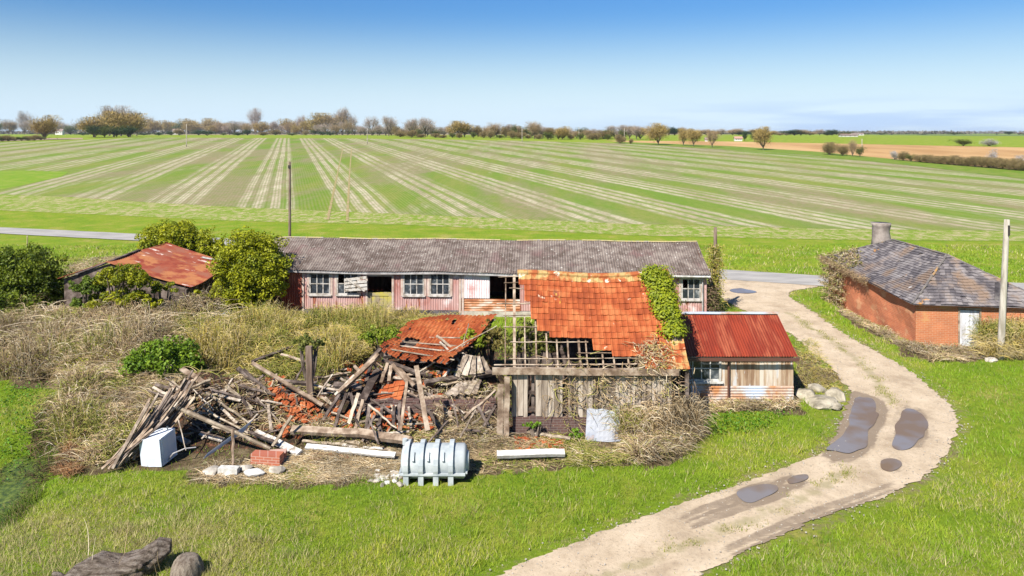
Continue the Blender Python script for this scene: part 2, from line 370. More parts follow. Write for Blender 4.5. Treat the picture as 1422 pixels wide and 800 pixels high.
# keep the lanes flat so their sheets clear the soil
kd = np.ones_like(X)
for (dx, dy) in ((0, 0), (.6, 0), (-.6, 0), (0, .6), (0, -.6)): kd = np.where(inpoly(X + dx, Y + dy, TRACK_POLY), 0, kd)
kd = np.where(abs(Y - road_y(X)) < 3.2, 0, kd)
Z = np.where(kd == 0, T(X, Y) - .02, Z)
ny, nx = X.shape
idx = np.arange(ny * nx).reshape(ny, nx)
Fq = np.stack([idx[:-1, :-1], idx[:-1, 1:], idx[1:, 1:], idx[1:, :-1]], -1).reshape(-1, 4)
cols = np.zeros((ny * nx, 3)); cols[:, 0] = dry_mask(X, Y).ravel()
# worn earth fringe beside the track
fr = np.zeros_like(X)
for a in range(0, 360, 45):
    fr += inpoly(X + 1.0 * math.cos(R(a)) + (fbm(X, Y, 41) - .5), Y + 1.0 * math.sin(R(a)) + (fbm(X, Y, 42) - .5), TRACK_POLY) / 8
cols[:, 1] = fr.ravel()
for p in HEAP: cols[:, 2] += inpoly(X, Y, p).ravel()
m, t, bs = new_mat('meadow_ground')
ca = attr(t, 'col'); sc = t.nodes.new('ShaderNodeSeparateColor'); L(t, ca.outputs['Color'], sc.inputs[0])
green = ramp(t, noise(t, .35, detail=8, rough=.7), [(.3, (.12, .21, .012)), (.46, (.18, .255, .016)), (.56, (.235, .265, .03)), (.68, (.34, .29, .08))])
green = mix(t, mrange(t, noise(t, 5, detail=5), .4, .75, 0, .5), green, (.055, .11, .010))
straw = ramp(t, noise(t, 1.8, detail=9, rough=.75), [(.3, (.03, .02, .01)), (.5, (.12, .085, .045)), (.7, (.27, .21, .12))])  # dry ground colours, darkened to paint in the shade beneath the brambles
earth = ramp(t, noise(t, 2.5, detail=8, rough=.7), [(.3, (.13, .10, .05)), (.5, (.23, .17, .10)), (.7, (.34, .26, .17))])
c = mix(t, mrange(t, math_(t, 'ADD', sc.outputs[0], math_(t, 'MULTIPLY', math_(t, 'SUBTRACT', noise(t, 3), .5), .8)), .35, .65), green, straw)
c = mix(t, mrange(t, math_(t, 'ADD', sc.outputs[1], math_(t, 'MULTIPLY', math_(t, 'SUBTRACT', noise(t, 4), .5), 1.2)), .35, .8), c, earth)
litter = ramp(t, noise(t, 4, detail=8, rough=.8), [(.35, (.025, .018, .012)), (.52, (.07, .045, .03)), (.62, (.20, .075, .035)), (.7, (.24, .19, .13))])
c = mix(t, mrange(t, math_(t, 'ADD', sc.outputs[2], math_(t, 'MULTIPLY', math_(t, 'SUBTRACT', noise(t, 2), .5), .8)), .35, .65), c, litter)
L(t, c, bs.inputs['Base Color']); bs.inputs['Roughness'].default_value = 1; bs.inputs['Specular IOR Level'].default_value = .1
bump(t, bs, noise(t, 6, detail=8, rough=.8), .8, .15)
V = np.stack([X.ravel(), Y.ravel(), Z.ravel()], 1)
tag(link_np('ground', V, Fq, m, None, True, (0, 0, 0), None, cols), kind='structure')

# sheets on the rising land
def sheet(name, poly, mt, lift=.03, kind='structure', label=None, cat=None):
    yy = sorted(set([p[1] for p in poly] + [y for y in ys if min(p[1] for p in poly) < y < max(p[1] for p in poly) and (y > 62 or y % 3 < .3)]))
    mb = MB()
    def span(y, side):
        e = 1e-4 * side; y = y + e; s = []
        for i in range(len(poly)):
            (x1, y1), (x2, y2) = poly[i], poly[(i + 1) % len(poly)]
            if (y1 > y) != (y2 > y): s.append((x2 - x1) * (y - y1) / (y2 - y1) + x1)
        s.sort(); return s
    for a, b in zip(yy[:-1], yy[1:]):
        sa, sb = span(a, 1), span(b, -1)
        for k in range(0, min(len(sa), len(sb)) - 1, 2):
            za, zb = float(G(a)) + lift, float(G(b)) + lift
            mb.face([(sa[k], a, za), (sa[k + 1], a, za), (sb[k + 1], b, zb), (sb[k], b, zb)])
    return tag(mb.build(name, mt, origin=(0, 0, 0)), label, cat, kind=kind)
# striped arable field
m, t, bs = new_mat('striped_stubble_field')
sp = t.nodes.new('ShaderNodeSeparateXYZ'); L(t, t.nodes.new('ShaderNodeNewGeometry').outputs['Position'], sp.inputs[0])
u = math_(t, 'ADD', sp.outputs[0], math_(t, 'MULTIPLY', sp.outputs[1], .311))
u = math_(t, 'ADD', u, math_(t, 'MULTIPLY', math_(t, 'SUBTRACT', noise(t, .02, detail=2), .5), .9))
def stripe(per, off, duty, soft):
    q = math_(t, 'ABSOLUTE', math_(t, 'SUBTRACT', math_(t, 'FRACT', math_(t, 'ADD', math_(t, 'DIVIDE', u, per), off)), .5))
    return mrange(t, q, duty + soft, duty - soft)
big = stripe(13.0, .73, .29, .07)
sub = stripe(2.25, .3, .30, .16)
fine = stripe(.5, .0, .28, .15)
gr = mix(t, mrange(t, noise(t, .12, (1, .15, 1), 7, rough=.7), .35, .7), (.10, .19, .010), (.19, .20, .04))
gr = mix(t, mrange(t, noise(t, .05, (1, .3, 1), 5), .44, .6, 0, .75), gr, (.24, .17, .12))
gr = mix(t, math_(t, 'MULTIPLY', fine, .22), gr, (.33, .26, .17))
pale = mix(t, mrange(t, noise(t, .3, (1, .1, 1), 6), .3, .7), (.50, .42, .31), (.33, .26, .18))
pale = mix(t, math_(t, 'MULTIPLY', math_(t, 'SUBTRACT', 1.0, fine), .5), pale, (.17, .17, .06))
pf = math_(t, 'MULTIPLY', math_(t, 'MULTIPLY', big, mrange(t, sub, 0, 1, .12, 1)), mrange(t, noise(t, .035, (1, .25, 1), 5), .32, .46, .35, 1))
pf = math_(t, 'MULTIPLY', pf, mrange(t, noise(t, .9, (1, .35, 1), 6, rough=.8), .36, .5, .5, 1))
extra = math_(t, 'MULTIPLY', mrange(t, noise(t, .09, (1, .1, 1), 6, rough=.7), .56, .66), math_(t, 'MULTIPLY', sub, .6))
c = mix(t, math_(t, 'MAXIMUM', pf, extra), gr, pale)
c = mix(t, mrange(t, noise(t, 1.0, (1, .5, 1), detail=7, rough=.85), .42, .6, 0, .45), c, (.10, .17, .015))
L(t, c, bs.inputs['Base Color']); bs.inputs['Roughness'].default_value = 1; bs.inputs['Specular IOR Level'].default_value = .05
field_m = m
fp = gpoly([(-250, 262), (0, 270), (100, 274), (200, 281), (330, 288), (550, 297), (711, 304), (876, 311), (1150, 318), (1422, 321), (1700, 322),
            (1700, 277), (1422, 249), (1290, 233), (1136, 217), (1040, 210), (961, 205), (850, 199), (711, 195.3), (500, 192.5), (200, 191), (80, 196), (-80, 199), (-350, 205)])
sheet('striped_field', fp, field_m)
gp_ = mat('lush_patch', [(.12, .22, .012), (.16, .24, .016), (.21, .25, .04)], .5, vamt=0, bmp=.4)
sheet('grass_patch', gpoly([(-60, 240), (30, 237), (95, 239), (85, 246), (40, 256), (0, 264), (-60, 268)]), gp_, .05)
wm_ = mat('bare_wheel_soil', [(.34, .24, .13), (.28, .22, .10), (.20, .22, .05)], 1.2, vamt=0, bmp=.3)
sheet('wheel_track', gpoly([(453, 306), (457, 306), (464, 270), (470, 240), (477, 205), (475.6, 205), (468, 240), (461, 270)]), wm_, .06)
sheet('wheel_track', gpoly([(480, 308), (484, 308), (485.5, 270), (486.5, 240), (489, 206), (487.6, 206), (484.5, 240), (482.5, 270)]), wm_, .06)
m = mat('brown_ploughed_field', [(.32, .18, .07), (.40, .24, .10), (.46, .29, .13)], .05, (1, .4, 1), vamt=0, bmp=0)
sheet('ploughed_field', gpoly([(1700, 262), (1422, 236), (1300, 227), (1136, 211), (1020, 203.5), (860, 197), (840, 195.5), (1001, 196.5), (1161, 199.5), (1422, 205), (1800, 214)]), m, .05)
sheet('fallow_field', gpoly([(-200, 203), (-10, 196.5), (60, 194.5), (115, 193.6), (115, 191.6), (-10, 192.5), (-250, 194)]), mat('pale_fallow', [(.30, .21, .14), (.36, .27, .18)], .05, bmp=0, vamt=0), .05)
# rough strip between the lane and the field, soil showing through the sprouting crop
m, t, bs = new_mat('sprouting_headland')
c = ramp(t, noise(t, 1.1, (1, .6, 1), detail=9, rough=.85), [(.38, (.115, .20, .014)), (.48, (.17, .23, .025)), (.54, (.30, .27, .12)), (.66, (.42, .34, .22))])
L(t, c, bs.inputs['Base Color']); bs.inputs['Roughness'].default_value = 1; bs.inputs['Specular IOR Level'].default_value = .1; bump(t, bs, noise(t, 5, detail=6), .6, .1)
hp = gpoly([(-250, 283), (0, 292), (200, 301), (330, 307), (550, 312), (711, 319), (876, 327), (1150, 333), (1422, 335), (1700, 336), (1700, 318), (1422, 321), (1150, 318), (876, 311), (711, 304), (550, 297), (330, 288), (200, 281), (100, 274), (0, 270), (-250, 262)])
sheet('field_margin', hp, m, .02)
m = mat('green_strip_grass', [(.10, .17, .014), (.13, .19, .02), (.18, .20, .04)], .4, vamt=0, bmp=.4)
sheet('far_grass_strip', gpoly([(1700, 277), (1422, 249), (1290, 233), (1136, 217), (1040, 210), (961, 205), (850, 199), (860, 197), (1020, 203.5), (1136, 211), (1300, 227), (1422, 236), (1700, 262)]), m, .06)
sheet('far_green_field', [(400, 620), (1800, 620), (2600, 1300), (560, 1300)], mat('far_green_crop', [(.10, .15, .05), (.13, .17, .06)], .02, vamt=0, bmp=0), .08)
sheet('far_brown_field', [(150, 1000), (500, 1400), (400, 2200), (-900, 2200), (-600, 1000)], mat('far_soil', [(.30, .20, .12), (.24, .22, .08)], .01, bmp=0, vamt=0), .1)
# lane
mb = MB()
rl = []
for k in range(len(ROAD) - 1):
    n = 14
    for i in range(n): rl.append(Vector((ROAD[k][0] + (ROAD[k + 1][0] - ROAD[k][0]) * i / n, 0, 0)))
rl = [(p.x, float(road_y(p.x))) for p in rl] + [ROAD[-1]]
hw = [1.75 + .12 * random.random() for _ in rl]
def rpt(k, s):
    a = Vector(rl[max(k - 1, 0)]); b = Vector(rl[min(k + 1, len(rl) - 1)]); d = (b - a).normalized(); p = Vector(rl[k]) + Vector((-d.y, d.x)) * s
    return (p.x, p.y, float(G(p.y)) + .035 + .03 * (1 - (s / 1.9) ** 2))
nr = len(rl) - 1
mb.grid(lambda i, j: rpt(i, (j - 2) / 2 * hw[i]), nr, 4)
road = tag(mb.build('road', mat('grey_asphalt', [(.25, .235, .215), (.31, .29, .265), (.36, .335, .30)], 1.2, (.3, 1, 1), vamt=0, bmp=.3, spots=[((.32, .28, .22), .5, .6, .75)]), origin=(0, 0, 0), smooth=True), kind='structure')
# gravel track
def resample(l, n):
    l = np.array(l); d = np.r_[0, np.cumsum(np.hypot(*(l[1:] - l[:-1]).T))]; q = np.linspace(0, d[-1], n); return np.stack([np.interp(q, d, l[:, 0]), np.interp(q, d, l[:, 1])], 1)
NT, NW = 620, 44
la, lb_ = resample(TL_, NT), resample(TR_, NT)
wn_ = lambda p, s_: (fbm(p[:, 0] * 1.1, p[:, 1] * 1.1, s_) - .5) * .28 + (fbm(p[:, 0] * 4, p[:, 1] * 4, s_ + 3) - .5) * .28 + (vn(p[:, 0] * 14, p[:, 1] * 14, s_ + 6) - .5) * .12
dv_ = lb_ - la; ln_ = np.hypot(*dv_.T)[:, None]; dv_ = dv_ / ln_
la = la + dv_ * wn_(la, 71)[:, None]; lb_ = lb_ + dv_ * wn_(lb_, 75)[:, None]
q = np.linspace(0, 1, NW + 1)[None, :, None]; W_ = la[:, None] * (1 - q) + lb_[:, None] * q
xf, yf = W_[..., 0].ravel(), W_[..., 1].ravel(); RIB = [tuple(p) for p in la[::2]] + [tuple(p) for p in lb_[::-2]]
lim = road_y(xf) - 1.0; yf = np.minimum(yf, lim)
ed = np.repeat(np.minimum(q, 1 - q).ravel()[None], NT, 0).ravel()
zf = .008 + .035 * fbm(xf * 1.5, yf * 1.5, 4) * np.clip(ed * 12, 0, 1)
V = np.stack([xf, yf, zf], 1)
idx = np.arange(NT * (NW + 1)).reshape(NT, NW + 1)
Fq = np.stack([idx[:-1, :-1], idx[:-1, 1:], idx[1:, 1:], idx[1:, :-1]], -1).reshape(-1, 4)
m, t, bs = new_mat('gravel_track')
g1 = ramp(t, noise(t, .8, detail=9, rough=.7), [(.3, (.31, .23, .145)), (.5, (.45, .35, .235)), (.7, (.54, .43, .30))])
g1 = mix(t, mrange(t, noise(t, .9, (1, .6, 1), 8, rough=.75), .52, .7, 0, .6), g1, (.30, .215, .13))
g2 = mix(t, mrange(t, noise(t, 14, detail=4, rough=.8), .5, .75, 0, .8), g1, (.20, .15, .10))
# faint grassy middle strip and damp patches
ca = attr(t, 'col'); sc = t.nodes.new('ShaderNodeSeparateColor'); L(t, ca.outputs['Color'], sc.inputs[0])
g3 = mix(t, mrange(t, math_(t, 'ADD', sc.outputs[0], math_(t, 'MULTIPLY', math_(t, 'SUBTRACT', noise(t, 2.2, detail=6), .5), 1.6)), .5, 1.0, 0, .6), g2, (.22, .19, .08))
g4 = mix(t, mrange(t, math_(t, 'ADD', sc.outputs[1], math_(t, 'MULTIPLY', math_(t, 'SUBTRACT', noise(t, 2.0, detail=6), .5), .5)), .3, .7, 0, .8), g3, (.16, .115, .075))
L(t, g4, bs.inputs['Base Color']); bs.inputs['Roughness'].default_value = .95; bump(t, bs, noise(t, 18, detail=6, rough=.8), .6, .03)
MIDL = smooth_line([(700, 862), (845, 800), (1010, 735), (1120, 690), (1175, 655)]) + smooth_line([(1236, 560), (1205, 515), (1160, 478), (1125, 455), (1095, 435)])
MIDL = np.array(MIDL)
mid = np.zeros(len(xf))
for k in range(0, len(xf), 4000):
    d = np.sqrt(((xf[k:k + 4000, None] - MIDL[None, :, 0]) ** 2 + (yf[k:k + 4000, None] - MIDL[None, :, 1]) ** 2)).min(1); mid[k:k + 4000] = np.clip(1 - d / .55, 0, 1)
PUD = [[(1190, 548), (1205, 552), (1221, 566), (1218, 582), (1206, 600), (1200, 618), (1180, 630), (1162, 632), (1152, 622), (1172, 604), (1180, 580)],
       [(1256, 566), (1272, 566), (1285, 578), (1289, 603), (1278, 620), (1258, 623), (1242, 617), (1244, 594), (1252, 582)],
       [(1224, 642), (1238, 639), (1250, 643), (1251, 650), (1236, 657), (1224, 653)],
       [(1030, 684), (1060, 673), (1082, 674), (1084, 682), (1062, 692), (1046, 699), (1034, 696)],
       [(1092, 668), (1104, 663), (1119, 662), (1118, 668), (1100, 675), (1092, 674)],
       [(1012, 404), (1030, 401), (1052, 407), (1040, 409), (1018, 407)]]
DAMP = [gpoly(p) for p in PUD[:5]] + [gpoly([(940, 728), (965, 712), (1030, 690), (1085, 672), (1120, 662), (1080, 690), (1040, 704), (985, 722), (945, 738)]), gpoly([(1140, 640), (1175, 540), (1230, 560), (1205, 625), (1170, 645)]), gpoly([(1000, 770), (1120, 715), (1250, 672), (1262, 680), (1140, 728), (1010, 784)])]
damp = np.zeros(len(xf))
for p in DAMP:
    for a in range(0, 360, 60): damp += inpoly(xf + .32 * math.cos(R(a)), yf + .32 * math.sin(R(a)), p) / 5
cols = np.zeros((len(xf), 3)); cols[:, 0] = mid; cols[:, 1] = np.clip(damp, 0, 1)
tag(link_np('track', V, Fq, m, None, True, (0, 0, 0), None, cols), kind='structure')
m, t, bs = new_mat('muddy_puddle_water')
L(t, ramp(t, noise(t, .5, detail=3), [(.42, (.19, .165, .145)), (.60, (.17, .105, .04))]), bs.inputs['Base Color'])
bs.inputs['Roughness'].default_value = .04; bs.inputs['IOR'].default_value = 1.5; bs.inputs['Specular IOR Level'].default_value = .8
PLAB = ['long grey puddle on the inner bend of the track', 'rounded brown puddle on the outer side of the bend', 'small oval puddle below the two large ones', 'shallow puddle in the wheel rut of the lower track', 'thin sliver of water just above the rut puddle', 'small blue puddle where the track meets the lane']
for p, lb in zip(PUD, PLAB):
    w = gpoly(p); n = len(w); o = []
    for k in range(n):
        p0, p1, p2, p3 = w[k - 1], w[k], w[(k + 1) % n], w[(k + 2) % n]
        for i in range(10):
            q = i / 10; o.append([.5 * (2 * p1[a] + (p2[a] - p0[a]) * q + (2 * p0[a] - 5 * p1[a] + 4 * p2[a] - p3[a]) * q * q + (3 * p1[a] - p0[a] - 3 * p2[a] + p3[a]) * q ** 3) for a in (0, 1)]); cc_ = [sum(pp[a] for pp in w) / n for a in (0, 1)]; kk = 1 + (float(vn(o[-1][0] * 1.3, o[-1][1] * 1.3, 91)) - .5) * .5; o[-1] = [cc_[a] + (o[-1][a] - cc_[a]) * kk for a in (0, 1)]
    mb = MB(); mb.face([(a, b, .048) for a, b in o]); ob = mb.build('puddle', m); tag(ob, kind='structure')

m = mat('ditch_duckweed', [(.03, .045, .012), (.07, .10, .015), (.14, .17, .03)], 6, rough=.25, vamt=0, bmp=.2)
mb = MB(); mb.face([(a, b, -.33) for a, b in gpoly([(-90, 600), (60, 610), (80, 668), (40, 740), (0, 780), (-120, 780)])]); tag(mb.build('ditch', m), kind='structure')
# ------------------------------------------------------------------ wall / sheet helpers
class Pl:
    """vertical plane: u along, z up, d outwards (towards viewer)"""
    def __init__(s, o, dx, dy):
        s.o = Vector((o[0], o[1], o[2] if len(o) > 2 else 0)); s.u = Vector((dx, dy, 0)).normalized(); s.n = Vector((s.u.y, -s.u.x, 0))
    def p(s, u, z, d=0.0): return s.o + s.u * u + s.n * d + Vector((0, 0, z))
    def ux(s, px):       # u of a photo column
        k = (px - 711) / F; return (k * s.o.y - s.o.x) / (s.u.x - k * s.u.y)
    def uz(s, px, py): u = s.ux(px); return u, H - (py - HY) / F * (s.o.y + s.u.y * u)
def slab(mb, pl, u0, u1, z0, z1, d0, d1):
    mb.hexa([pl.p(u0, z0, d1), pl.p(u1, z0, d1), pl.p(u1, z0, d0), pl.p(u0, z0, d0), pl.p(u0, z1, d1), pl.p(u1, z1, d1), pl.p(u1, z1, d0), pl.p(u0, z1, d0)])
def corr(mb, fn, ulen, vlen, pitch, amp, along='u', nv=1, sheet_w=.9, jit=.004):
    """corrugated patch; fn(u,v,d)->point, waves run across 'u' or 'v'"""
    L_ = ulen if along == 'u' else vlen; n = max(2, int(L_ / pitch * 4))
    off = {}
    def dd(i, vv):
        key = int(i / n * L_ / sheet_w); off.setdefault(key, random.random()); return off[key]
    if along == 'u': mb.grid(lambda i, j: fn(ulen * i / n, vlen * j / nv, amp * math.sin(i * math.pi / 2 + .4) + jit * dd(i, 0)), n, nv, lambda i, j: (off.setdefault(int(i / n * L_ / sheet_w), random.random())) * .7 + .15)
    else: mb.grid(lambda i, j: fn(ulen * i / nv, vlen * j / n, amp * math.sin(j * math.pi / 2 + .4)), nv, n)
def fill(openings, u0, u1, z0, z1):
    """rectangles of a wall left around openings (u0,u1,z0,z1)"""
    us = sorted(set([u0, u1] + [min(max(o[k], u0), u1) for o in openings for k in (0, 1)])); res = []
    for a, b in zip(us[:-1], us[1:]):
        if b - a < 1e-4: continue
        mid = (a + b) / 2; cut = sorted([(max(o[2], z0), min(o[3], z1)) for o in openings if o[0] < mid < o[1]]); z = z0
        for c, d in cut:
            if c - z > 1e-3: res.append((a, b, z, c))
            z = max(z, d)
        if z1 - z > 1e-3: res.append((a, b, z, z1))
    return res
def window(parent, pl, u0, u1, z0, z1, nc, nr, frame='white', bar=.045, louvre=False, panes=True, missing=(), sill=True, fr=.07):
    mb = MB()
    for a, b, c, d in ((u0, u0 + fr, z0, z1), (u1 - fr, u1, z0, z1), (u0 + fr, u1 - fr, z1 - fr, z1), (u0 + fr, u1 - fr, z0, z0 + fr)): slab(mb.rv(), pl, a, b, c, d, -.04, .05)
    for k in range(1, nc):
        u = u0 + fr + (u1 - u0 - 2 * fr) * k / nc; slab(mb.rv(), pl, u - bar / 2, u + bar / 2, z0 + fr, z1 - fr, -.02, .025)
    for k in range(1, nr):
        z = z0 + fr + (z1 - z0 - 2 * fr) * k / nr; slab(mb.rv(), pl, u0 + fr, u1 - fr, z - bar / 2, z + bar / 2, -.018, .028)
    w = mb.build('window', MT[frame], parent)
    if panes:
        pb = MB(); cw = (u1 - u0 - 2 * fr) / nc; ch = (z1 - z0 - 2 * fr) / nr
        for i in range(nc):
            for j in range(nr):
                if (i, j) in missing: continue
                pb.rv(); a = u0 + fr + cw * i; b = z0 + fr + ch * j; pb.face([pl.p(a, b, 0), pl.p(a + cw, b, 0), pl.p(a + cw, b + ch, .0), pl.p(a, b + ch, .0)])
        pb.build('pane', MT['glass'], w)
    if louvre:
        lb = MB(); h2 = (z1 + z0) / 2
        for k in range(6):
            z = z0 + fr + (h2 - z0 - fr) * k / 6; lb.rv(); slab(lb, pl, u0 + fr, u1 - fr, z + .02, z + .06, -.09, -.03)
        lb.build('louvre', MT['louvre'], w)
    if sill:
        sb = MB(); slab(sb, pl, u0 - .06, u1 + .06, z0 - .07, z0 - .005, -.03, .11); sb.build('sill', MT[frame], w)
    return w

# ------------------------------------------------------------------ long barn
LB = Pl((-14.0, 39.75), 24.5, -.95); lbL = math.hypot(24.5, .95)
barn = thing('long_barn', 'long low barn with faded pink corrugated walls and grey ridged roof behind the yard', 'barn', (-2, 41, 0))
zt = 2.5
def lbw(x0, x1, y0, y1): return (LB.ux(x0), LB.ux(x1), LB.uz((x0 + x1) / 2, y1)[1], LB.uz((x0 + x1) / 2, y0)[1])
wins = [lbw(430, 459, 379, 409), lbw(468, 498, 379, 409), lbw(560, 589, 379, 410), lbw(597, 625, 379, 410), lbw(946, 973, 386, 416)]
door = (LB.ux(511), LB.ux(544), .02, 2.16); gap = (LB.ux(680), LB.ux(722), 1.02, 2.42)
uR0, uR1 = 0.0, LB.ux(421); uP1 = LB.ux(639.5); u641 = LB.ux(641); uLow = LB.ux(722)
mb = MB()
for a, b, c, d in fill(wins + [door], uR1, uP1, .33, zt): corr(mb, lambda u, v, dd, a=a, c=c: LB.p(a + u, c + v, dd), b - a, d - c, .13, .016)
for a, b, c, d in fill(wins, uLow, lbL, .33, zt): corr(mb, lambda u, v, dd, a=a, c=c: LB.p(a + u, c + v, dd), b - a, d - c, .13, .016)
mb.build('wall', MT['pink'], barn)
mb = MB(); corr(mb, lambda u, v, dd: LB.p(uR0 + u, .3 + v, dd + .01), uR1 - uR0, zt - .3, .13, .018); tag(mb.build('wall_panel', MT['rustred'], barn), 'rust red corrugated panel')
mb = MB(); a, b = u641, LB.ux(680); corr(mb, lambda u, v, dd: LB.p(a + u, 1.0 + v, dd + .03), b - a, 1.42, .13, .016)
tag(mb.build('wall_panel', mat('pale_pink_sheet', [(.72, .66, .66), (.66, .50, .49), (.45, .20, .17)], 1.2, lo=.4, hi=.8, bmp=0, rough=.5), barn), 'pale almost white corrugated panel')
mb = MB(); corr(mb, lambda u, v, dd: LB.p(u641 + u, .30 + v, dd + .02), uLow - u641, .68, .13, .018, 'v'); tag(mb.build('wall_panel', MT['rust_h'], barn), 'low rusty sheet with horizontal ridges')
mb = MB()
slab(mb, LB, uR1, door[0] - .02, 0, .325, -.1, .05); mb.build('plinth', MT['tar'], barn); mb = MB(); slab(mb, LB, door[1] + .02, uP1, 0, .325, -.1, .05); mb.build('plinth', MT['tar'], barn)
mb = MB(); slab(mb, LB, uR0, uR1 - .01, 0, .295, -.1, .04); mb.build('plinth', MT['concrete'], barn); mb = MB(); slab(mb, LB, uP1 + .01, lbL, 0, .295, -.1, .04); mb.build('plinth', MT['concrete'], barn)
for k, w in enumerate(wins): window(barn, LB, *w, 3, 2, 'old_frame', louvre=k < 4, missing=[(0, 1)] if k in (1, 4) else ())
PK = mat('pinkish_timber', [(.34, .24, .19), (.44, .33, .27), (.5, .42, .35)], 3)
for w in wins:
    for a, b in ((w[0] - .13, w[0] - .01), (w[1] + .01, w[1] + .13)): mb = MB(); slab(mb.rv(), LB, a, b, w[2] - .05, zt - .02, .0, .045); mb.build('wall_batten', PK, barn)
for u in (door[0] - .12, door[1] + .01, uP1 - .08, u641 + .02, uR1 - .05): mb = MB(); slab(mb.rv(), LB, u, u + .11, .05, zt - .03, .01, .055); mb.build('wall_batten', PK, barn)
mb = MB()
slab(mb, LB, door[0] - .1, door[1] + .1, door[3], door[3] + .12, .015, .07)
mb.build('door_lintel', PK, barn)
mb = MB(); n = 6; w_ = (door[1] - door[0] - .05) / n
for k in range(n): slab(mb.rv(), LB, door[0] + .02 + w_ * k, door[0] + .02 + w_ * (k + .95), .04, 1.26 + random.uniform(-.02, .02), -.05, 0)
slab(mb.rv(), LB, door[0], door[1], 1.08, 1.24, .002, .03); slab(mb.rv(), LB, door[0], door[0] + .18, .06, 1.07, .002, .03); slab(mb.rv(), LB, door[1] - .16, door[1], .06, 1.07, .002, .03)
tag(mb.build('door', mat('ochre_stained_door', [(.24, .19, .13), (.32, .27, .14), (.42, .36, .05)], 1.2, vamt=.4, lo=.40, hi=.72), barn), 'closed lower half of a stable door with yellow stains')
# loose shutter hanging across the second window
mb = MB(); p0 = at(478, 387, 39.3); p1 = at(509, 383, 39.15); p2 = at(510, 404, 39.15); p3 = at(478, 406, 39.3)
for k in range(4):
    q0, q1 = k / 4 + .02, (k + .8) / 4; mb.rv(); A, B = p0.lerp(p3, q0), p1.lerp(p2, q0); C_, D = p1.lerp(p2, q1), p0.lerp(p3, q1)
    o = Vector((0, .04, 0)); mb.hexa([D, C_, C_ + o, D + o, A, B, B + o, A + o])
mb.beam(p0.lerp(p1, .1) + Vector((0, -.03, 0)), p3.lerp(p2, .9) + Vector((0, -.03, 0)), .1, .03, (0, 1, 0)); mb.build('shutter', MT['paint'], barn)
# shell: back wall, gables, floor
mb = MB(); corr(mb, lambda u, v, dd: LB.p(u, v, -6.2 - dd), lbL, zt, .4, .02)
for u in (0.02, lbL - .02):
    mb.face([LB.p(u, 0, -.02), LB.p(u, 0, -6.2), LB.p(u, zt, -6.2), LB.p(u, 3.7, -3.1), LB.p(u, zt, -.02)])
mb.build('back_wall', MT['rustred'], barn)
mb = MB(); mb.face([LB.p(0.05, .03, -.15), LB.p(lbL - .05, .03, -.15), LB.p(lbL - .05, .03, -6.1), LB.p(.05, .03, -6.1)]); mb.build('floor', MT['dark'], barn)
def roofz(u, q):  # q 0 eave .. 1 ridge
    return 2.52 + 1.28 * q - .05 * math.sin(q * 3.14) + (.035 * math.sin(u * .8) + .012 * math.sin(u * 2.1)) * (1 - .3 * q) - .12 * u / lbL
n = int(lbL / .14 * 4); sv = [[random.random() for _ in range(4)] for _ in range(40)]
mb = MB(); du = (lbL + .3) / n
rf = lambda i, j: LB.p(-.15 + du * i, roofz(du * i, j / 8) + .022 * math.sin(i * math.pi / 2) + .012 * (j % 3 == 0), .35 - 3.45 * j / 8)
mb.grid(rf, n, 8, lambda i, j: sv[int(i * du / .95) % 40][j // 3] * .8 + .1); roof = mb.build('roof', MT['asb'], barn)
mb = MB(); n2 = n // 2; mb.grid(lambda i, j: LB.p(-.15 + du * 2 * i, roofz(du * 2 * i, 1 - j / 2) - .01 + .02 * math.sin(i * math.pi / 2), -3.1 - 3.45 * j / 2), n2, 2); mb.build('back_roof', MT['asb'], barn)
mb = MB(); k = 26
for i in range(k):
    a, b = -.15 + (lbL + .3) * i / k, -.15 + (lbL + .3) * (i + .985) / k; mb.rv()
    if i in (3, 14, 18): continue
    za, zb = roofz(a, 1), roofz(b, 1)
    for s_ in (-1, 1): mb.face([LB.p(a, za + .045, -3.1), LB.p(b, zb + .045, -3.1), LB.p(b, zb - .0, -3.1 + s_ * .11), LB.p(a, za - .0, -3.1 + s_ * .11)][::s_])
mb.build('ridge_cap', MT['ridge'], roof)
mb = MB(); 
for i in range(12): 
    a = lbL * i / 12; b = lbL * (i + 1) / 12; mb.rv(); A = LB.p(a, roofz(a, 0) - .09, .27); B = LB.p(b, roofz(b, 0) - .09, .27); mb.beam(A, B, .04, .13)
mb.build('fascia', MT['gutter'], barn)
mb = MB(); A = LB.p(lbL - 3.2, 2.36, .36); B = LB.p(lbL + .1, 2.33, .36); mb.tube([A, B], .05); mb.build('gutter', MT['white'], barn)
mb = MB(); mb.tube([LB.p(lbL - .05, 2.3, .32), LB.p(lbL - .25, 2.1, .1), LB.p(lbL - .25, .1, .1)], .04); mb.build('downpipe', MT['gutter'], barn)

# ------------------------------------------------------------------ tile barn (half collapsed)
tb = thing('tiled_barn', 'half collapsed barn with orange clay tile roof, bare rafters and grey board wall', 'barn', (2.4, 25.3, 0))
EZ, RZ, EY, RY = 2.2, 4.83, 23.85, 26.5
def tr_(x, q, d=0.0):   # q 0 ridge..1 eave, d out of the roof plane
    sag = .10 * math.sin(x * 1.1 + .5) * (1 - q) * .6 - .10 * math.exp(-((x - 2.2) / 2) ** 2) * (1 - q)
    nrm = Vector((0, -.7071, .7071)); return Vector((x, RY + (EY - RY) * q, RZ + (EZ - RZ) * q + sag)) + nrm * d
RW, NR = .205, 16
def low_q(x):
    if x < .47: return .12
    if x < .66: return .31
    if x < .82: return .51
    for lim, q in ((1.3, .6), (2.22, .71), (2.34, .63), (2.6, .71), (3.4, .79), (4.3, .85)):
        if x < lim: return q
    return 1.02
mb = MB(); mb2 = MB(); x = .24
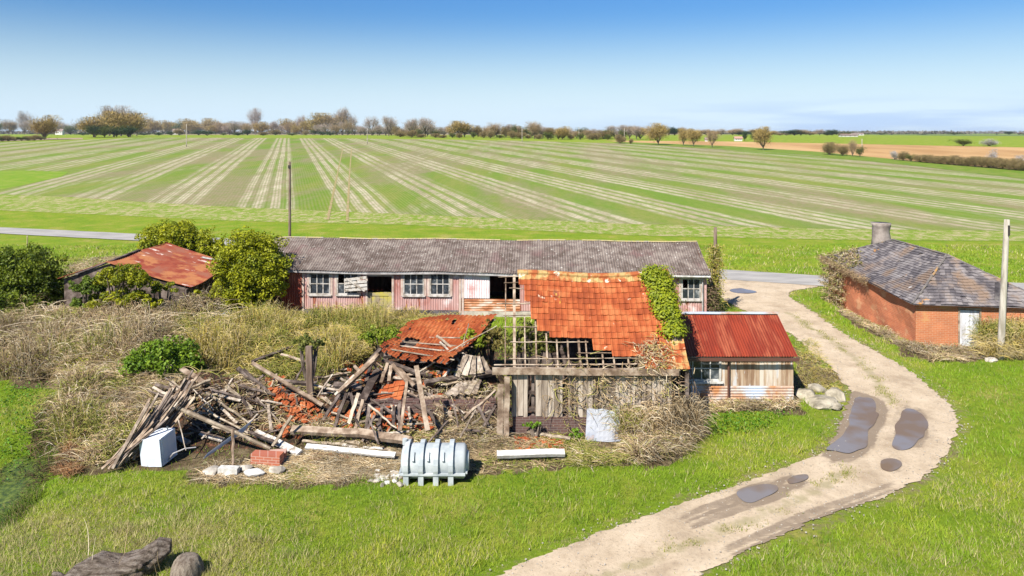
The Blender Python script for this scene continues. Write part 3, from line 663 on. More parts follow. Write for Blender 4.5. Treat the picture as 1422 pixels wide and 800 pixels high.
while x < 5.75:
    lq = low_q(x + RW / 2); nrow = int(round(lq * NR))
    right = (x > 5.05)
    for r in range(nrow):
        q0, q1 = r / NR - .006, (r + 1) / NR + .012
        xo = .05 * r / NR * (x - .2) * .35 + random.uniform(-.006, .006); j = random.uniform(-.008, .012) + .02 * (1 if r == nrow - 1 else 0) * random.random()
        M_ = mb2 if (r < 1 or (right and random.random() < .6) or (x > 4.4 and r > 11 and random.random() < .5)) else mb
        M_.rv(); sk = random.uniform(-.008, .008); i0 = len(M_.v)
        prof = [(0, .012), (.2, .034), (.45, .01), (.75, .004), (1.0, .026)]
        for (qq, lift) in ((q0, .01), (q1, .04)):
            for (e, hgt) in prof: M_.v.append(tuple(tr_(x + xo + e * RW * 1.02 + (sk if lift > .02 else 0), qq, hgt + lift + j)))
        for (e, hgt) in prof: M_.v.append(tuple(tr_(x + xo + e * RW * 1.02 + sk, q1, hgt + .018 + j)))
        for rr in (0, 5):
            for e in range(4):
                o = i0 + rr + e; M_.f.append((o, o + 1, o + 6, o + 5)); M_.a.append(M_.val)
    x += RW
tiles = mb.build('tile_roof', MT['tile'], tb); tag(mb2.build('lichened_tiles', MT['tile_lichen'], tiles), 'yellow lichened tiles along ridge and right edge')
mb = MB()
for k in range(15):
    a, b = .2 + k * .37, .2 + (k + .97) * .37; mb.rv()
    if a > 5.7: break
    mb.tube([tr_(a, 0, .0) + Vector((0, .02, .03)), tr_(b, 0, .0) + Vector((0, .02, .035))], .11, 8)
mb.build('ridge_tile', MT['tile_lichen'], tiles)
# rafters and battens
mb = None
for x, w, q0, q1 in ((-.23, .045, .02, 1), (.08, .11, 0, 1), (.44, .05, .45, 1), (.82, .06, .5, 1), (1.18, .06, .55, 1), (1.53, .06, .6, 1), (1.90, .06, .6, 1), (2.28, .08, .55, 1), (2.52, .05, .6, 1), (3.05, .06, .7, 1), (3.42, .06, .7, 1), (3.9, .06, .7, 1), (4.5, .07, 0, 1), (5.3, .08, 0, 1)):
    mb = MB(); mb.rv().beam(tr_(x, q0, -.1), tr_(x + .0 * w, q1, -.1), w * .85, .08, (0, -.7, .7)); mb.build('rafter', MT['beam'], tb)
for q, x0, x1, w in ((.03, -.5, .3, .03), (.10, -.3, .5, .03), (.16, -.1, .5, .03), (.33, -.55, .75, .06), (.46, -.3, .7, .03), (.58, -.3, .9, .03), (.735, -.05, 2.6, .035), (.90, -.1, 4.5, .03), (.96, -.6, 4.4, .045), (.84, 2.2, 4.4, .03)):
    mb = MB(); mb.rv().beam(tr_(x0, q, -.03), tr_(x1, q + random.uniform(-.012, .012), -.03), w * .85, .025, (0, -.7, .7), 5, .012); mb.build('batten', MT['beam'], tb)
mb = MB(); mb.beam((-.65, EY - .08, EZ - .05), (5.5, EY - .08, EZ - .09), .16, .2, seg=6, jit=.02); mb.build('wall_plate', MT['beam'], tb)
# front boards with gaps
TBP = Pl((-.6, EY + .05), 1, 0)
for u0, u1, z0, zj in ((.58, 1.12, .6, 0), (1.38, 2.28, .55, 0), (2.46, 5.9, .5, 0)):
    mb = MB(); u = u0
    while u < u1 - .05:
        w = min(random.uniform(.15, .21), u1 - u); slab(mb.rv(), TBP, u + .006, u + w - .008, z0 + random.uniform(-.05, .06), 2.08 - random.uniform(0, .07), -.02, .01); u += w
    mb.build('board_wall', MT['board'], tb)
mb = MB()
for z in (.75, 1.32, 1.95): slab(mb.rv(), TBP, .5, 6.2, z, z + .1, -.12, -.03)
for u in (1.25, 2.35, 4.2): slab(mb.rv(), TBP, u, u + .1, .5, 2.1, -.2, -.125)
mb.beam((2.0 - .6, EY + .2, .7), (3.1 - .6, EY + .22, 1.9), .1, .05); mb.build('wall_frame', MT['beam_dark'], tb)
mb = MB(); slab(mb, TBP, .62, 6.2, 0, .58, -.25, .03); mb.build('brick_plinth', MT['brick_dark'], tb)
for (xa, xb, zt_, w) in ((-.50, -.30, 1.72, .2), (-.28, -.1, 1.98, .18)):
    mb = MB(); mb.beam(((xa + xb) / 2, EY - .22, 0), ((xa + xb) / 2 + .03, EY - .2, zt_), w, .2, (0, 1, 0), 5, .015); mb.build('post', MT['beam'], tb)
# back wall + right gable + back roof slope
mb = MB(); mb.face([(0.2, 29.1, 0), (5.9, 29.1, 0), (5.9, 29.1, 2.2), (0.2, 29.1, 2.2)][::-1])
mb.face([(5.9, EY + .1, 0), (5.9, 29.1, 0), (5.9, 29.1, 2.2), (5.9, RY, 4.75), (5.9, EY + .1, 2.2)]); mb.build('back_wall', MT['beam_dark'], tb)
mb = MB(); mb.grid(lambda i, j: (.9 + 5.0 * i / 10, RY + 2.8 * j / 3, 4.78 - 2.65 * j / 3 + .02 * math.sin(i * 2)), 10, 3); mb.build('back_roof', MT['tile'], tiles)
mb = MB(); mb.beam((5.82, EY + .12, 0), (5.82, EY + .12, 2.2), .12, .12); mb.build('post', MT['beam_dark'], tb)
# ------------------------------------------------------------------ red roofed shed
rs = thing('red_roofed_shed', 'small lean plank shed with bright rust red iron roof joined to the tiled barn', 'shed', (8.2, 27.6, 0))
RP = Pl((6.0, 26.75), 1, 0); RL = 4.45
ww = (RP.ux(947), RP.ux(1001), RP.uz(975, 529)[1], RP.uz(975, 494)[1])
mb = MB()
for a, b, c, d in fill([ww], 0, RL, .58, 1.82):
    u = a
    while u < b - .01:
        w = min(random.uniform(.12, .17), b - u); slab(mb.rv(), RP, u + .003, u + w - .004, c, d, -.03, random.uniform(-.002, .012)); u += w
mb.build('board_wall', MT['board_tan'], rs)
mb = MB(); corr(mb, lambda u, v, dd: RP.p(u - .05, .02 + v, dd + .03), RL + .05, .6, .1, .014, 'v', nv=6); mb.build('iron_skirt', MT['skirt'], rs)
w = window(rs, RP, *ww, 4, 2, 'white', missing=[(0, 0)], bar=.04)
mb = MB(); mb.box(RP.p((ww[0] + ww[1]) / 2 - .25, ww[2] + .28, -.12), (.5, .02, .4)); mb.box(RP.p(ww[1] - .3, ww[2] + .2, -.2), (.35, .2, .25)); mb.build('white_boarding', MT['fridge'], rs)
mb = MB(); nn_ = 64
def rr(u, q, d=0): return Vector((6.0 + u, 26.5 + 1.95 * q, 1.78 + 1.08 * q + d))
n = int(4.7 / .1 * 4); mb.grid(lambda i, j: rr(-.2 + 4.72 * i / n - .02 * j, j / 2, .015 * math.sin(i * math.pi / 2)), n, 2, lambda i, j: [.1, .9, .3, .7, .2, .8, .4][int(i / n * 7) % 7]); rrf = mb.build('roof', MT['redroof'], rs)
mb = MB(); n = int(4.7 / .1 * 2); mb.grid(lambda i, j: (5.8 + 4.7 * i / n, 28.45 + 1.8 * j, 2.85 - 1.0 * j + .015 * math.sin(i * math.pi)), n, 1); mb.build('back_roof', MT['redroof'], rs)
mb = MB(); mb.beam(rr(-.2, 1, .04), rr(4.5, 1, .04), .2, .04, seg=6, jit=.008); mb.build('ridge_cap', MT['skirt'], rrf)
mb = MB(); mb.beam(rr(-.2, -.03, -.06), rr(4.55, -.03, -.06), .07, .11); mb.build('gutter', MT['pipe'], rs)
mb = MB(); uD = RP.ux(1010.5); mb.tube([RP.p(uD, 1.75, .12), RP.p(uD, .0, .1)], .04); mb.build('downpipe', MT['pipe'], rs)
mb = MB(); mb.face([RP.p(RL, 0, 0), RP.p(RL, 0, -3.4), RP.p(RL, 1.8, -3.4), RP.p(RL, 2.8, -1.7), RP.p(RL, 1.82, 0)]); mb.face([RP.p(0, 0, -3.4), RP.p(RL, 0, -3.4), RP.p(RL, 1.8, -3.4), RP.p(0, 1.8, -3.4)]); mb.build('side_wall', MT['board_tan'], rs)

# ------------------------------------------------------------------ brick building with slate roof
bb = thing('brick_outbuilding', 'red brick outbuilding with a sagging hipped slate roof beside the bend of the track', 'outbuilding', (21.5, 38, 0))
A0, A1, B0, B1 = Vector((19.0, 33.9, 0)), Vector((24.6, 32.95, 0)), Vector((19.0, 43.2, 0)), Vector((24.6, 43.2, 0))
FP = Pl(A0, (A1 - A0).x, (A1 - A0).y); FL = (A1 - A0).length
dr = (FP.ux(1332), FP.ux(1361), .02, FP.uz(1345, 430)[1])
mb = MB()
for a, b, c, d in fill([dr], 0, FL, 0, 2.12): slab(mb, FP, a, b, c, d, -.22, 0)
mb.build('front_wall', MT['brick_front'], bb)
mb = MB(); mb.grid(lambda i, j: (19.0 + .06 * math.sin(i * .9) * math.sin(j), 33.93 + (43.2 - 33.93) * i / 20, 2.14 * j / 6 + (.15 * i / 20 if j == 6 else 0)), 20, 6)
mb.face([B0, B1, B1 + Vector((0, 0, 2.2)), B0 + Vector((0, 0, 2.2))]); mb.face([A1, B1, B1 + Vector((0, 0, 2.2)), A1 + Vector((0, 0, 2.1))]); mb.build('side_wall', MT['brick_side'], bb)
mb = MB(); w_ = (dr[1] - dr[0] - .04) / 6
for k in range(6): slab(mb.rv(), FP, dr[0] + .02 + w_ * k, dr[0] + .02 + w_ * (k + .96), .06, dr[3] - .05, -.09, -.05)
dm = mat('peeling_grey_door', [(.36, .34, .33), (.52, .52, .53), (.66, .67, .69)], 2, (4, 4, .5), vamt=.8); dd_ = mb.build('door', dm, bb)
mb = MB(); slab(mb, FP, dr[0] - .05, dr[0] + .02, 0, dr[3], -.08, .03); slab(mb, FP, dr[1] - .02, dr[1] + .05, 0, dr[3], -.08, .03); slab(mb, FP, dr[0] - .05, dr[1] + .05, dr[3], dr[3] + .08, -.08, .03); mb.build('door_frame', MT['beam'], dd_)
R0, R1 = Vector((21.5, 35.6, 3.97)), Vector((21.3, 40.3, 4.02))
e = .28
C1, C2, C3, C4 = Vector((19 - e, 33.9 - e, 2.02)), Vector((24.6 + e, 32.95 - e, 2.05)), Vector((19 - e, 43.3 + e, 2.42)), Vector((24.6 + e, 43.3 + e, 2.3))
def slates(mb, P00, P10, P11, P01, nu, nv, sagamp=.06):
    """courses of slates from eave (P00,P10) to top (P01,P11)"""
    nrm = (P10 - P00).cross(P01 - P00).normalized()
    if nrm.z < 0: nrm = -nrm
    for j in range(nv):
        v0, v1 = j / nv, min(1.0, (j + 1.25) / nv); vm = (j + .5) / nv
        la = P00.lerp(P01, vm); lb = P10.lerp(P11, vm); n = max(1, int((lb - la).length / .23))
        for i in range(n):
            if random.random() < .012: continue
            u0 = (i + (.5 if j % 2 else 0)) / n; u1 = min(1, u0 + .97 / n)
            if u0 >= 1: continue
            s_ = lambda u, v: P00.lerp(P10, u).lerp(P01.lerp(P11, u), v) - Vector((0, 0, sagamp * math.sin(u * 3.14) * math.sin(v * 3.14) + .02 * math.sin(u * 17)))
            j1 = random.uniform(0, .015); r_ = random.uniform(-.15, .15) / n if random.random() < .06 else 0
            mb.rv(); a, b, c, d = s_(u0 + r_, v0) + nrm * (.035 + j1), s_(u1 + r_, v0) + nrm * (.035 + j1), s_(u1, v1) + nrm * .004, s_(u0, v1) + nrm * .004
            dn = nrm * -.014
            mb.face([a, b, c, d]); mb.face([a + dn, b + dn, b, a])
        
mb = MB(); slates(mb, C3, C1, R0, R1, 30, 22, .22); slates(mb, C1, C2, R0, R0 + Vector((.01, 0, 0)), 20, 17, .05)
slates(mb, C2, C4, R1, R0, 30, 13); slates(mb, C4, C3, R1, R1 + Vector((-.01, 0, 0)), 20, 10)
for q in ((C3, C1, R0, R1), (C1, C2, R0), (C2, C4, R1, R0), (C4, C3, R1)): mb.val = .3; mb.grid(lambda i, j, q=q: (q[0].lerp(q[1], i / 6).lerp((q[3] if len(q) == 4 else q[2]).lerp(q[2], i / 6), j / 6)) - Vector((0, 0, .035 + (.22 if q[0] == C3 else .06) * math.sin(i / 6 * 3.14) * math.sin(j / 6 * 3.14))), 6, 6)
srf = mb.build('slate_roof', MT['slate'], bb)
mb = MB()
for a, b in ((C1, R0), (R0, R1), (R1, C3), (C2, R0)):
    n = 11
    for k in range(n): mb.rv().tube([a.lerp(b, k / n) + Vector((random.uniform(-.03, .03), 0, .03)), a.lerp(b, (k + .96) / n) + Vector((random.uniform(-.03, .03), 0, .035))], .05, 6)
mb.build('hip_tile', MT['slate_hip'], srf)
mb = MB(); ch = Vector((21.3, 41.6, 0)); prof = [(3.2, .56), (3.9, .5), (4.35, .46), (4.65, .49), (4.82, .55), (4.80, .40), (4.5, .36)]
mb.tube([ch + Vector((.04 * (k % 2), 0, z)) for k, (z, r) in enumerate(prof)], [r for z, r in prof], 14); mb.build('chimney', mat('rendered_chimney', [(.16, .13, .11), (.25, .21, .18), (.33, .28, .24)], 2), bb, smooth=True)
# ------------------------------------------------------------------ rusty roofed shed, left
ls = thing('rusty_roofed_shed', 'overgrown shed with a broad rust brown iron roof between bushes at the left', 'shed', (-19.2, 40.5, 0))
def lr(q, s, d=0): # q 0 ridge..1 eave, s 0 near..1 far
    y0 = 38.3 - .9 * q; y1 = 45.2 - 1.2 * q; return Vector((-21.6 + 4.9 * q, y0 + (y1 - y0) * s, 3.15 - 1.15 * q - .06 * math.sin(q * 3.1) - .05 * math.sin(s * 9) + d))
mb = MB(); n = 160; mb.grid(lambda i, j: lr(j / 5, i / n, .02 * math.sin(i * math.pi / 2) + .01 * (j == 2)), n, 5, lambda i, j: random.Random(int(i / 12) * 7 + j // 2).random()); lrf = mb.build('roof', MT['shedroof'], ls)
mb = MB(); mb.grid(lambda i, j: (-21.6 - 2.6 * j / 3, 38.3 + 6.9 * i / n, 3.15 - .9 * j / 3 + .02 * math.sin(i * math.pi / 2)), n, 3); mb.build('back_roof', MT['shedroof'], ls)
mb = MB(); mb.beam(at(106, 381, 35.8), lr(0, .5, .05), .16, .06, seg=5, jit=.01); mb.build('ridge_board', MT['beam_dark'], lrf)
mb = MB(); mb.beam(lr(.72, .97, .06), lr(1.0, .97, .06), .45, .02); mb.beam(lr(.55, .9, .05), lr(.72, .93, .06), .3, .02); mb.build('pale_sheet', MT['paint'], lrf)
mb = MB(); y = 37.4
while y < 44: mb.rv().box((-16.9, y, .95), (.04, .17, 1.9)); y += .185
mb.build('board_wall', MT['beam_dark'], ls)
mb = MB(); mb.face([(-24, 38.6, 0), (-16.95, 37.6, 0), (-16.95, 37.6, 1.9), (-21.6, 38.5, 3.0), (-24, 38.6, 2.2)]); mb.face([(-24, 38.6, 0), (-24, 45, 0), (-24, 45, 2.2), (-24, 38.6, 2.2)]); mb.face([(-24, 45, 0), (-16.9, 44, 0), (-16.9, 44, 1.9), (-21.6, 45, 3.0), (-24, 45, 2.2)]); mb.build('gable_wall', MT['beam_dark'], ls)
mb = MB(); 
for k in range(4): mb.rv().beam(at(304, 397 + 5 * k, 40), at(330, 396 + 5 * k, 40.2), .17, .03, (0, 1, 0))
mb.beam(at(306, 399, 39.9), at(330, 413, 40), .12, .03, (0, 1, 0)); mb.build('loose_boards', MT['beam'], ls)
mb = MB(); mb.beam(at(310, 432, 38.9), at(310, 452, 38.8), .75, .03, (0, 1, 0)); tag(mb.build('sheet_panel', MT['bluesheet']), 'blue grey sheet panel leaning at the foot of the overgrown shed', 'panel')

# ------------------------------------------------------------------ low brick wall and fallen tile roof
mb = MB(); mb.box((-2.9, 25.3, .27), (4.7, .24, .56))
for k in range(20): mb.rv().box((-5.0 + k * .24 + random.uniform(-.04, .04), 25.3 + random.uniform(-.03, .03), .58 + random.uniform(-.02, .05)), (.21, .2, .08), random.uniform(-.4, .4))
tag(mb.build('brick_wall', MT['brick_dark']), 'low dark brick wall stub left of the tiled barn under the fallen timbers', 'wall')
fr_ = thing('fallen_roof', 'slope of orange tiles fallen flat onto the heap between the two barns', 'fallen roof', (-3, 29, 0))
TL0, TR0, BR0, BL0 = at(570, 452, 29.8), at(692, 436, 29.6), at(622, 514, 25.9), at(527, 490, 26.7)
def fq(u, v, d=0):
    p = TL0.lerp(TR0, u).lerp(BL0.lerp(BR0, u), v); n = (TR0 - TL0).cross(TL0 - BL0).normalized(); n = n if n.z > 0 else -n
    return p + n * (d + .12 * math.sin(u * 5 + v * 3) + .10 * math.sin(v * 7 + 1))
mb = MB(); NU, NV = 22, 15
for j in range(NV - 1, -1, -1):
    for i in range(NU):
        u, v = i / NU, j / NV
        if .10 < u < .30 and .40 < v < .72: continue
        if random.random() < .02 or (v > .85 and random.random() < .3) or (u < .06 and random.random() < .4): continue
        mb.rv(); jit = lambda: random.uniform(-.012, .012); a = random.uniform(0, .035); i0 = len(mb.v); du, dv = 1.05 / NU, 1.35 / NV; ro = random.uniform(-.3, .3) * (random.random() < .25)
        for (vv, lf) in ((v, .0), (v + dv, .05)):
            for e, hh in ((0, .035), (.3, .05), (.6, .012), (1.0, .02)): mb.v.append(tuple(fq(u + du * e + ro * (vv - v) * .5 + jit() * .15, vv + ro * du * e * .4, hh + lf + a)))
        for e, hh in ((0, .01), (.3, .025), (.6, -.01), (1.0, -.005)): mb.v.append(tuple(fq(u + du * e + ro * dv * .5, v + dv, hh + .025 + a)))
        for rr_ in (0, 4):
            for e in range(3): o = i0 + rr_ + e; mb.f.append((o, o + 1, o + 5, o + 4)); mb.a.append(mb.val)
mb.build('tile_layer', MT['tile'], fr_)
for k in range(6):
    mb = MB(); mb.rv().beam(fq(.02, .1 + .16 * k, -.05), fq(1.02, .1 + .16 * k, -.05), .05, .03, seg=4, jit=.01); mb.build('batten', MT['stick'], fr_)
mb = MB(); mb.grid(lambda i, j: fq(i / 6 * .96 + .02, j / 6 * .94 + .02, -.12), 6, 6); mb.build('underlay', MT['beam_dark'], fr_)
# small patch of tiles still lying on rafters in the centre heap
tp = thing('tile_patch', 'square patch of orange tiles still lapped on rafters in the middle of the heap', 'fallen roof', (-4.2, 25.5, 0))
a0, a1, a2, a3 = at(528, 534, 26.1), at(565, 527, 26.1), at(556, 563, 25.2), at(514, 572, 25.2)
mb = MB(); 
for j in range(4, -1, -1):
    for i in range(5):
        if (i, j) == (0, 0) or (i, j) == (4, 4) : continue
        q = lambda u, v, d=0: a0.lerp(a1, u).lerp(a3.lerp(a2, u), v) + Vector((0, -.5, .8)) * d
        u, v = i / 5, j / 5; r_ = random.uniform(-.02, .02); mb.rv(); n1 = random.uniform(0, .03)
        mb.hexa([q(u, v, .0 + n1), q(u + .19, v + r_, .0 + n1), q(u + .19, v + .26 + r_, .05 + n1), q(u, v + .26, .05 + n1), q(u, v, .02 + n1), q(u + .19, v + r_, .02 + n1), q(u + .19, v + .26 + r_, .075 + n1), q(u, v + .26, .075 + n1)])
mb.build('tile_layer', MT['tile'], tp)
mb = MB(); 
for k in range(3): mb.beam(a0.lerp(a1, .1 + .4 * k) - Vector((0, 0, .06)), a3.lerp(a2, .1 + .4 * k) - Vector((0, 0, .06)), .07, .06)
mb.build('rafter', MT['beam_dark'], tp)

# ------------------------------------------------------------------ timbers of the heap: (x1,y1,x2,y2, width, thickness, material, lift)
def span3(x1, y1, x2, y2, lift):
    a, b = hit(x1, y1, lift), hit(x2, y2, lift)
    if a.y > b.y + 1.6: a = at(x1, y1, b.y + min(1.4, abs(y1 - y2) * .011 + .15))
    if b.y > a.y + 1.6: b = at(x2, y2, a.y + min(1.4, abs(y1 - y2) * .011 + .15))
    return a, b
def timber(name, rec, label, group=None, cat='timber'):
    x1, y1, x2, y2, w, th, mt, lift = rec; a, b = span3(x1, y1, x2, y2, lift); mb = MB()
    if name in ('pole', 'stick'): 
        n = 6; pts = [a.lerp(b, k / n) + Vector((random.uniform(-.02, .02), 0, random.uniform(-.03, .03))) for k in range(n + 1)]; mb.rv().tube(pts, [w / 2 * (1.1 - .4 * k / n) for k in range(n + 1)], 6)
    else: mb.rv().beam(a, b, w, th, (0, -.5, 1) if name != 'board' else (0, -.8, .7), 5, .015)
    o = mb.build(name, MT[mt], origin=tuple(a.lerp(b, .5))); return tag(o, label, cat, group)
BD, BM, ST, PT = 'beam_dark', 'beam', 'stick', 'paint'
SOLO = [
 ('board', (151, 645, 207, 611, .26, .03, 'board', .12), 'wide grey board leaning at the foot of the left timber bundle beside the white appliance', 'plank'),
 ('pole', (239, 563, 376, 622, .14, .1, ST, .35), 'longest bleached pole slanting down across the left heap', 'pole'),
 ('plank', (237, 530, 268, 557, .16, .04, ST, .3), 'short thick pale plank near the top of the left heap', 'plank'),
 ('pole', (293, 527, 240, 551, .10, .1, ST, .45), 'pale pole rising to the right across the crown of the left heap', 'pole'),
 ('stick', (241, 549, 222, 590, .08, .1, BM, .35), 'grey stick bending down from the rising pole on the left heap', 'stick'),
 ('plank', (252, 512, 286, 533, .18, .05, BM, .3), 'short grey board at the very top of the left heap below the green bush', 'plank'),
 ('stick', (286, 545, 348, 588, .09, .1, ST, .35), 'upper of two thin parallel poles sloping right on the left heap', 'stick'),
 ('plank', (314, 536, 350, 568, .11, .05, ST, .3), 'pale lath sloping down right above the matted brambles of the left heap', 'plank'),
 ('stick', (280, 566, 345, 601, .07, .1, ST, .3), 'thin stick lying just above the longest bleached pole', 'stick'),
 ('plank', (350, 504, 448, 563, .12, .06, BM, .5), 'long grey lath sloping down to the foot of the upright post', 'plank'),
 ('beam', (350, 503, 407, 482, .13, .12, BD, .5), 'dark charred beam poking up over the golden brambles left of the upright post', 'beam'),
 ('beam', (330, 512, 356, 530, .14, .12, BD, .3), 'short dark beam end above the loose tiles on the left', 'beam'),
 ('plank', (390, 492, 425, 502, .1, .04, BM, .6), 'thin grey lath reaching the upright post from the left', 'plank'),
 ('beam', (386, 529, 428, 532, .12, .1, BD, .4), 'dark red brown rail ending at the foot of the upright post', 'beam'),
 ('plank', (354, 600, 416, 629, .22, .06, PT, .22), 'flaking white painted beam sloping right above the broken brick lump', 'plank'),
 ('beam', (405, 597, 500, 601, .24, .14, BM, .42), 'left part of the weathered grey beam at the front edge of the heap', 'beam'),
 ('beam', (495, 600, 572, 613, .24, .14, BM, .42), 'right part of the weathered grey beam ending behind the tank', 'beam'),
 ('plank', (425, 620, 549, 632, .17, .07, 'white', .22), 'long white painted fascia board lying left of the tank', 'plank'),
 ('plank', (440, 607, 500, 616, .12, .05, ST, .1), 'pale board end below the weathered front beam', 'plank'),
 ('plank', (278, 602, 310, 611, .14, .06, PT, .12), 'short white painted board above the ribbed blue grey sheet', 'plank'),
 ('stick', (324, 598, 323, 652, .09, .1, BM, .1), 'thin upright stake in front of the ribbed blue grey sheet', 'stake'),
 ('plank', (246, 607, 262, 615, .16, .08, PT, .1), 'white stub of timber just right of the white appliance', 'plank'),
 ('beam', (529, 485, 498, 520, .14, .13, BD, .5), 'upper thick dark rafter running down left from the peak of the centre heap', 'rafter'),
 ('beam', (526, 492, 480, 536, .16, .13, BM, .4), 'middle grey rafter running down left from the peak of the centre heap', 'rafter'),
 ('beam', (531, 500, 577, 517, .12, .1, BD, .5), 'dark rafter from the peak sloping right below the fallen tiles', 'rafter'),
 ('beam', (533, 494, 564, 495, .13, .1, BD, .55), 'short level dark beam at the peak of the centre heap', 'beam'),
 ('beam', (545, 506, 566, 531, .12, .1, BM, .5), 'grey rafter slanting to the top corner of the tile patch', 'rafter'),
 ('board', (524, 514, 503, 556, .27, .05, BD, .5), 'widest dark board slanting down beside the tile patch', 'board'),
 ('beam', (463, 534, 502, 537, .2, .08, BD, .45), 'level dark board across the left rafters of the centre heap', 'board'),
 ('plank', (498, 546, 484, 589, .12, .05, ST, .3), 'palest upright lath in the left row under the centre heap', 'lath'),
 ('stick', (512, 562, 551, 595, .07, .1, ST, .6), 'thin pale stick crossing down right below the tile patch', 'stick'),
 ('stick', (514, 591, 546, 607, .06, .1, ST, .3), 'thin pale stick just above the weathered front beam', 'stick'),
 ('plank', (565, 530, 556, 598, .09, .05, BM, .5), 'long narrow lath hanging down the right edge of the tile patch', 'lath'),
 ('beam', (578, 508, 594, 598, .15, .07, BM, .6), 'tall grey board leaning upright in the centre of the heap', 'board'),
 ('beam', (590, 532, 683, 518, .2, .14, BD, .5), 'thick dark beam lying level below the fanned boards', 'beam'),
 ('stick', (582, 516, 650, 476, .06, .1, ST, .5), 'lower long pale lath along the fallen tile roof edge', 'lath'),
 ('stick', (607, 497, 690, 452, .05, .1, ST, .55), 'upper long pale lath along the fallen tile roof edge', 'lath'),
 ('beam', (594, 552, 683, 553, .14, .12, BM, .25), 'level grey rail above the low brick wall', 'rail'),
 ('beam', (589, 552, 628, 576, .12, .1, BM, .3), 'grey timber sloping right below the level rail', 'timber'),
 ('pole', (643, 583, 688, 541, .11, .1, BM, .3), 'longer grey pole leaning up to the pair of posts at the tiled barn', 'pole'),
 ('pole', (657, 588, 692, 563, .08, .1, ST, .3), 'shorter pale pole leaning up to the pair of posts at the tiled barn', 'pole'),
 ('plank', (690, 631, 784, 629, .2, .12, 'white', .26), 'white painted beam lying in front of the tiled barn', 'beam'),
 ('plank', (732, 600, 792, 609, .1, .05, ST, .15), 'pale bare lath lying behind the white beam at the tiled barn', 'plank'),
]
for nm, rec, lb, ct in SOLO: timber(nm, rec, lb, None, ct)
# groups of look-alike pieces
for k in range(5): timber('board', (620 + k * 9.5, 549 - k * .5, 643 + k * 5.5, 532 - k * 1.2, .2, .03, 'board' if k != 3 else ST, .45), 'grey board of the low fan beneath the thick level beam', 'grey boards fanned out below the level beam', 'board')
for k in range(5): timber('board', (634 + k * 11, 523 - k * 1.5, 647 + k * 5, 492 + k * 1.2, .24, .03, 'board', .45), 'grey board of the upper fan standing on the thick level beam', 'grey boards fanned out above the level beam', 'board')
for (a, b, c, d) in ((476, 541, 449, 584), (481, 546, 464, 595), (504, 555, 493, 598), (513, 561, 508, 598), (547, 565, 546, 594), (531, 564, 526, 592), (524, 588, 532, 606), (487, 540, 470, 572), (492, 508, 503, 520)):
    timber('beam', (a, b, c, d, .1, .07, random.choice((BD, BM, BD)), .35), 'short rafter hanging in the row under the centre heap', 'rafters hanging under the centre heap', 'rafter')
for (a, b, c, d) in ((539, 503, 529, 532), (543, 508, 540, 530), (515, 507, 508, 533), (551, 510, 575, 536), (567, 514, 600, 522), (520, 500, 470, 545), (533, 489, 549, 480)):
    timber('beam', (a, b, c, d, .12, .09, random.choice((BD, BM)), .45), 'dark rafter end fanned round the peak of the centre heap', 'rafters fanned round the peak', 'rafter')
for k in range(60):
    q = k / 59; timber('plank', (148 + 62 * q + random.uniform(-8, 8), 650 - 26 * q + random.uniform(-8, 4), 205 + 72 * q + random.uniform(-10, 10), 582 - 48 * q + random.uniform(-22, 16), random.uniform(.04, .10), .03, random.choice(('board', BM, BD, BM)), .1 + .15 * random.random()),
        'weathered slat leaning in the slanting bundle at the left end of the heap', 'slats in the slanting bundle', 'slat')
for (x0, x1, y0, y1, n, lb, gp) in ((225, 345, 535, 603, 50, 'short broken stick tangled in the left heap', 'broken sticks in the left heap'), (330, 445, 525, 612, 34, 'short broken lath among the loose tiles', 'broken laths among the loose tiles'),
        (450, 690, 512, 603, 120, 'short broken timber under the centre heap', 'broken timbers under the centre heap'), (560, 650, 440, 500, 7, 'splintered lath lying on the fallen tile roof', 'splintered laths on the fallen tile roof')):
    for k in range(n):
        x, y = random.uniform(x0, x1), random.uniform(y0, y1); an = random.choice((.35, .5, -.4, .8, -1.0, 1.3, .05)) + random.uniform(-.3, .3); ln = random.uniform(10, 26)
        timber('stick' if random.random() < .3 and x < 330 else 'plank', (x - ln * math.cos(an), y - ln * math.sin(an), x + ln * math.cos(an), y + ln * math.sin(an), random.uniform(.03, .10), .035, random.choice((BD, BM, ST, BD, 'board', BD)), random.uniform(.02, .38)), lb, gp, 'broken timber')
for k in range(5): timber('plank', (420 + 28 * k, 612 + 3 * k, 455 + 26 * k, 617 + 3 * k + random.uniform(-3, 3), .08, .04, random.choice((ST, PT)), .1), 'bleached lath in the litter along the front of the heap', 'bleached laths along the front', 'lath')
# loose tiles
def tile_bm():
    mb = MB(); pr = [(-.1, .02), (-.04, .035), (.03, .005), (.1, .015)]
    top = [[(e, s * .15, h) for e, h in pr] for s in (-1, 1)]; i0 = 0
    for s in (0, 1): mb.v += top[s]
    for s in (0, 1): mb.v += [(x, y, z - .022) for x, y, z in top[s]]
    for e in range(3): mb.f += [(e, e + 1, e + 5, e + 4), (e + 8, e + 12, e + 13, e + 9), (e, e + 8, e + 9, e + 1), (e + 4, e + 5, e + 13, e + 12)]
    mb.f += [(0, 4, 12, 8), (3, 11, 15, 7)]; mb.a = [.5] * len(mb.f); return mb
tiles_src = []
for k in range(4):
    b_ = tile_bm(); b_.a = [k / 3] * len(b_.f); tiles_src.append(b_)
def tile_at(p, rz, rx, ry, lb, gp, sc=1):
    src = random.choice(tiles_src)
    if not hasattr(src, 'me'):
        o = src.build('clay_tile', MT['tile'], origin=(0, 0, 0)); src.me = o
    else: o = src.me.copy(); COL.objects.link(o)
    o.location = p; o.rotation_euler = (rx, ry, rz); o.scale = (sc, sc * random.uniform(.7, 1), 1); tag(o, lb, 'roof tile', gp)
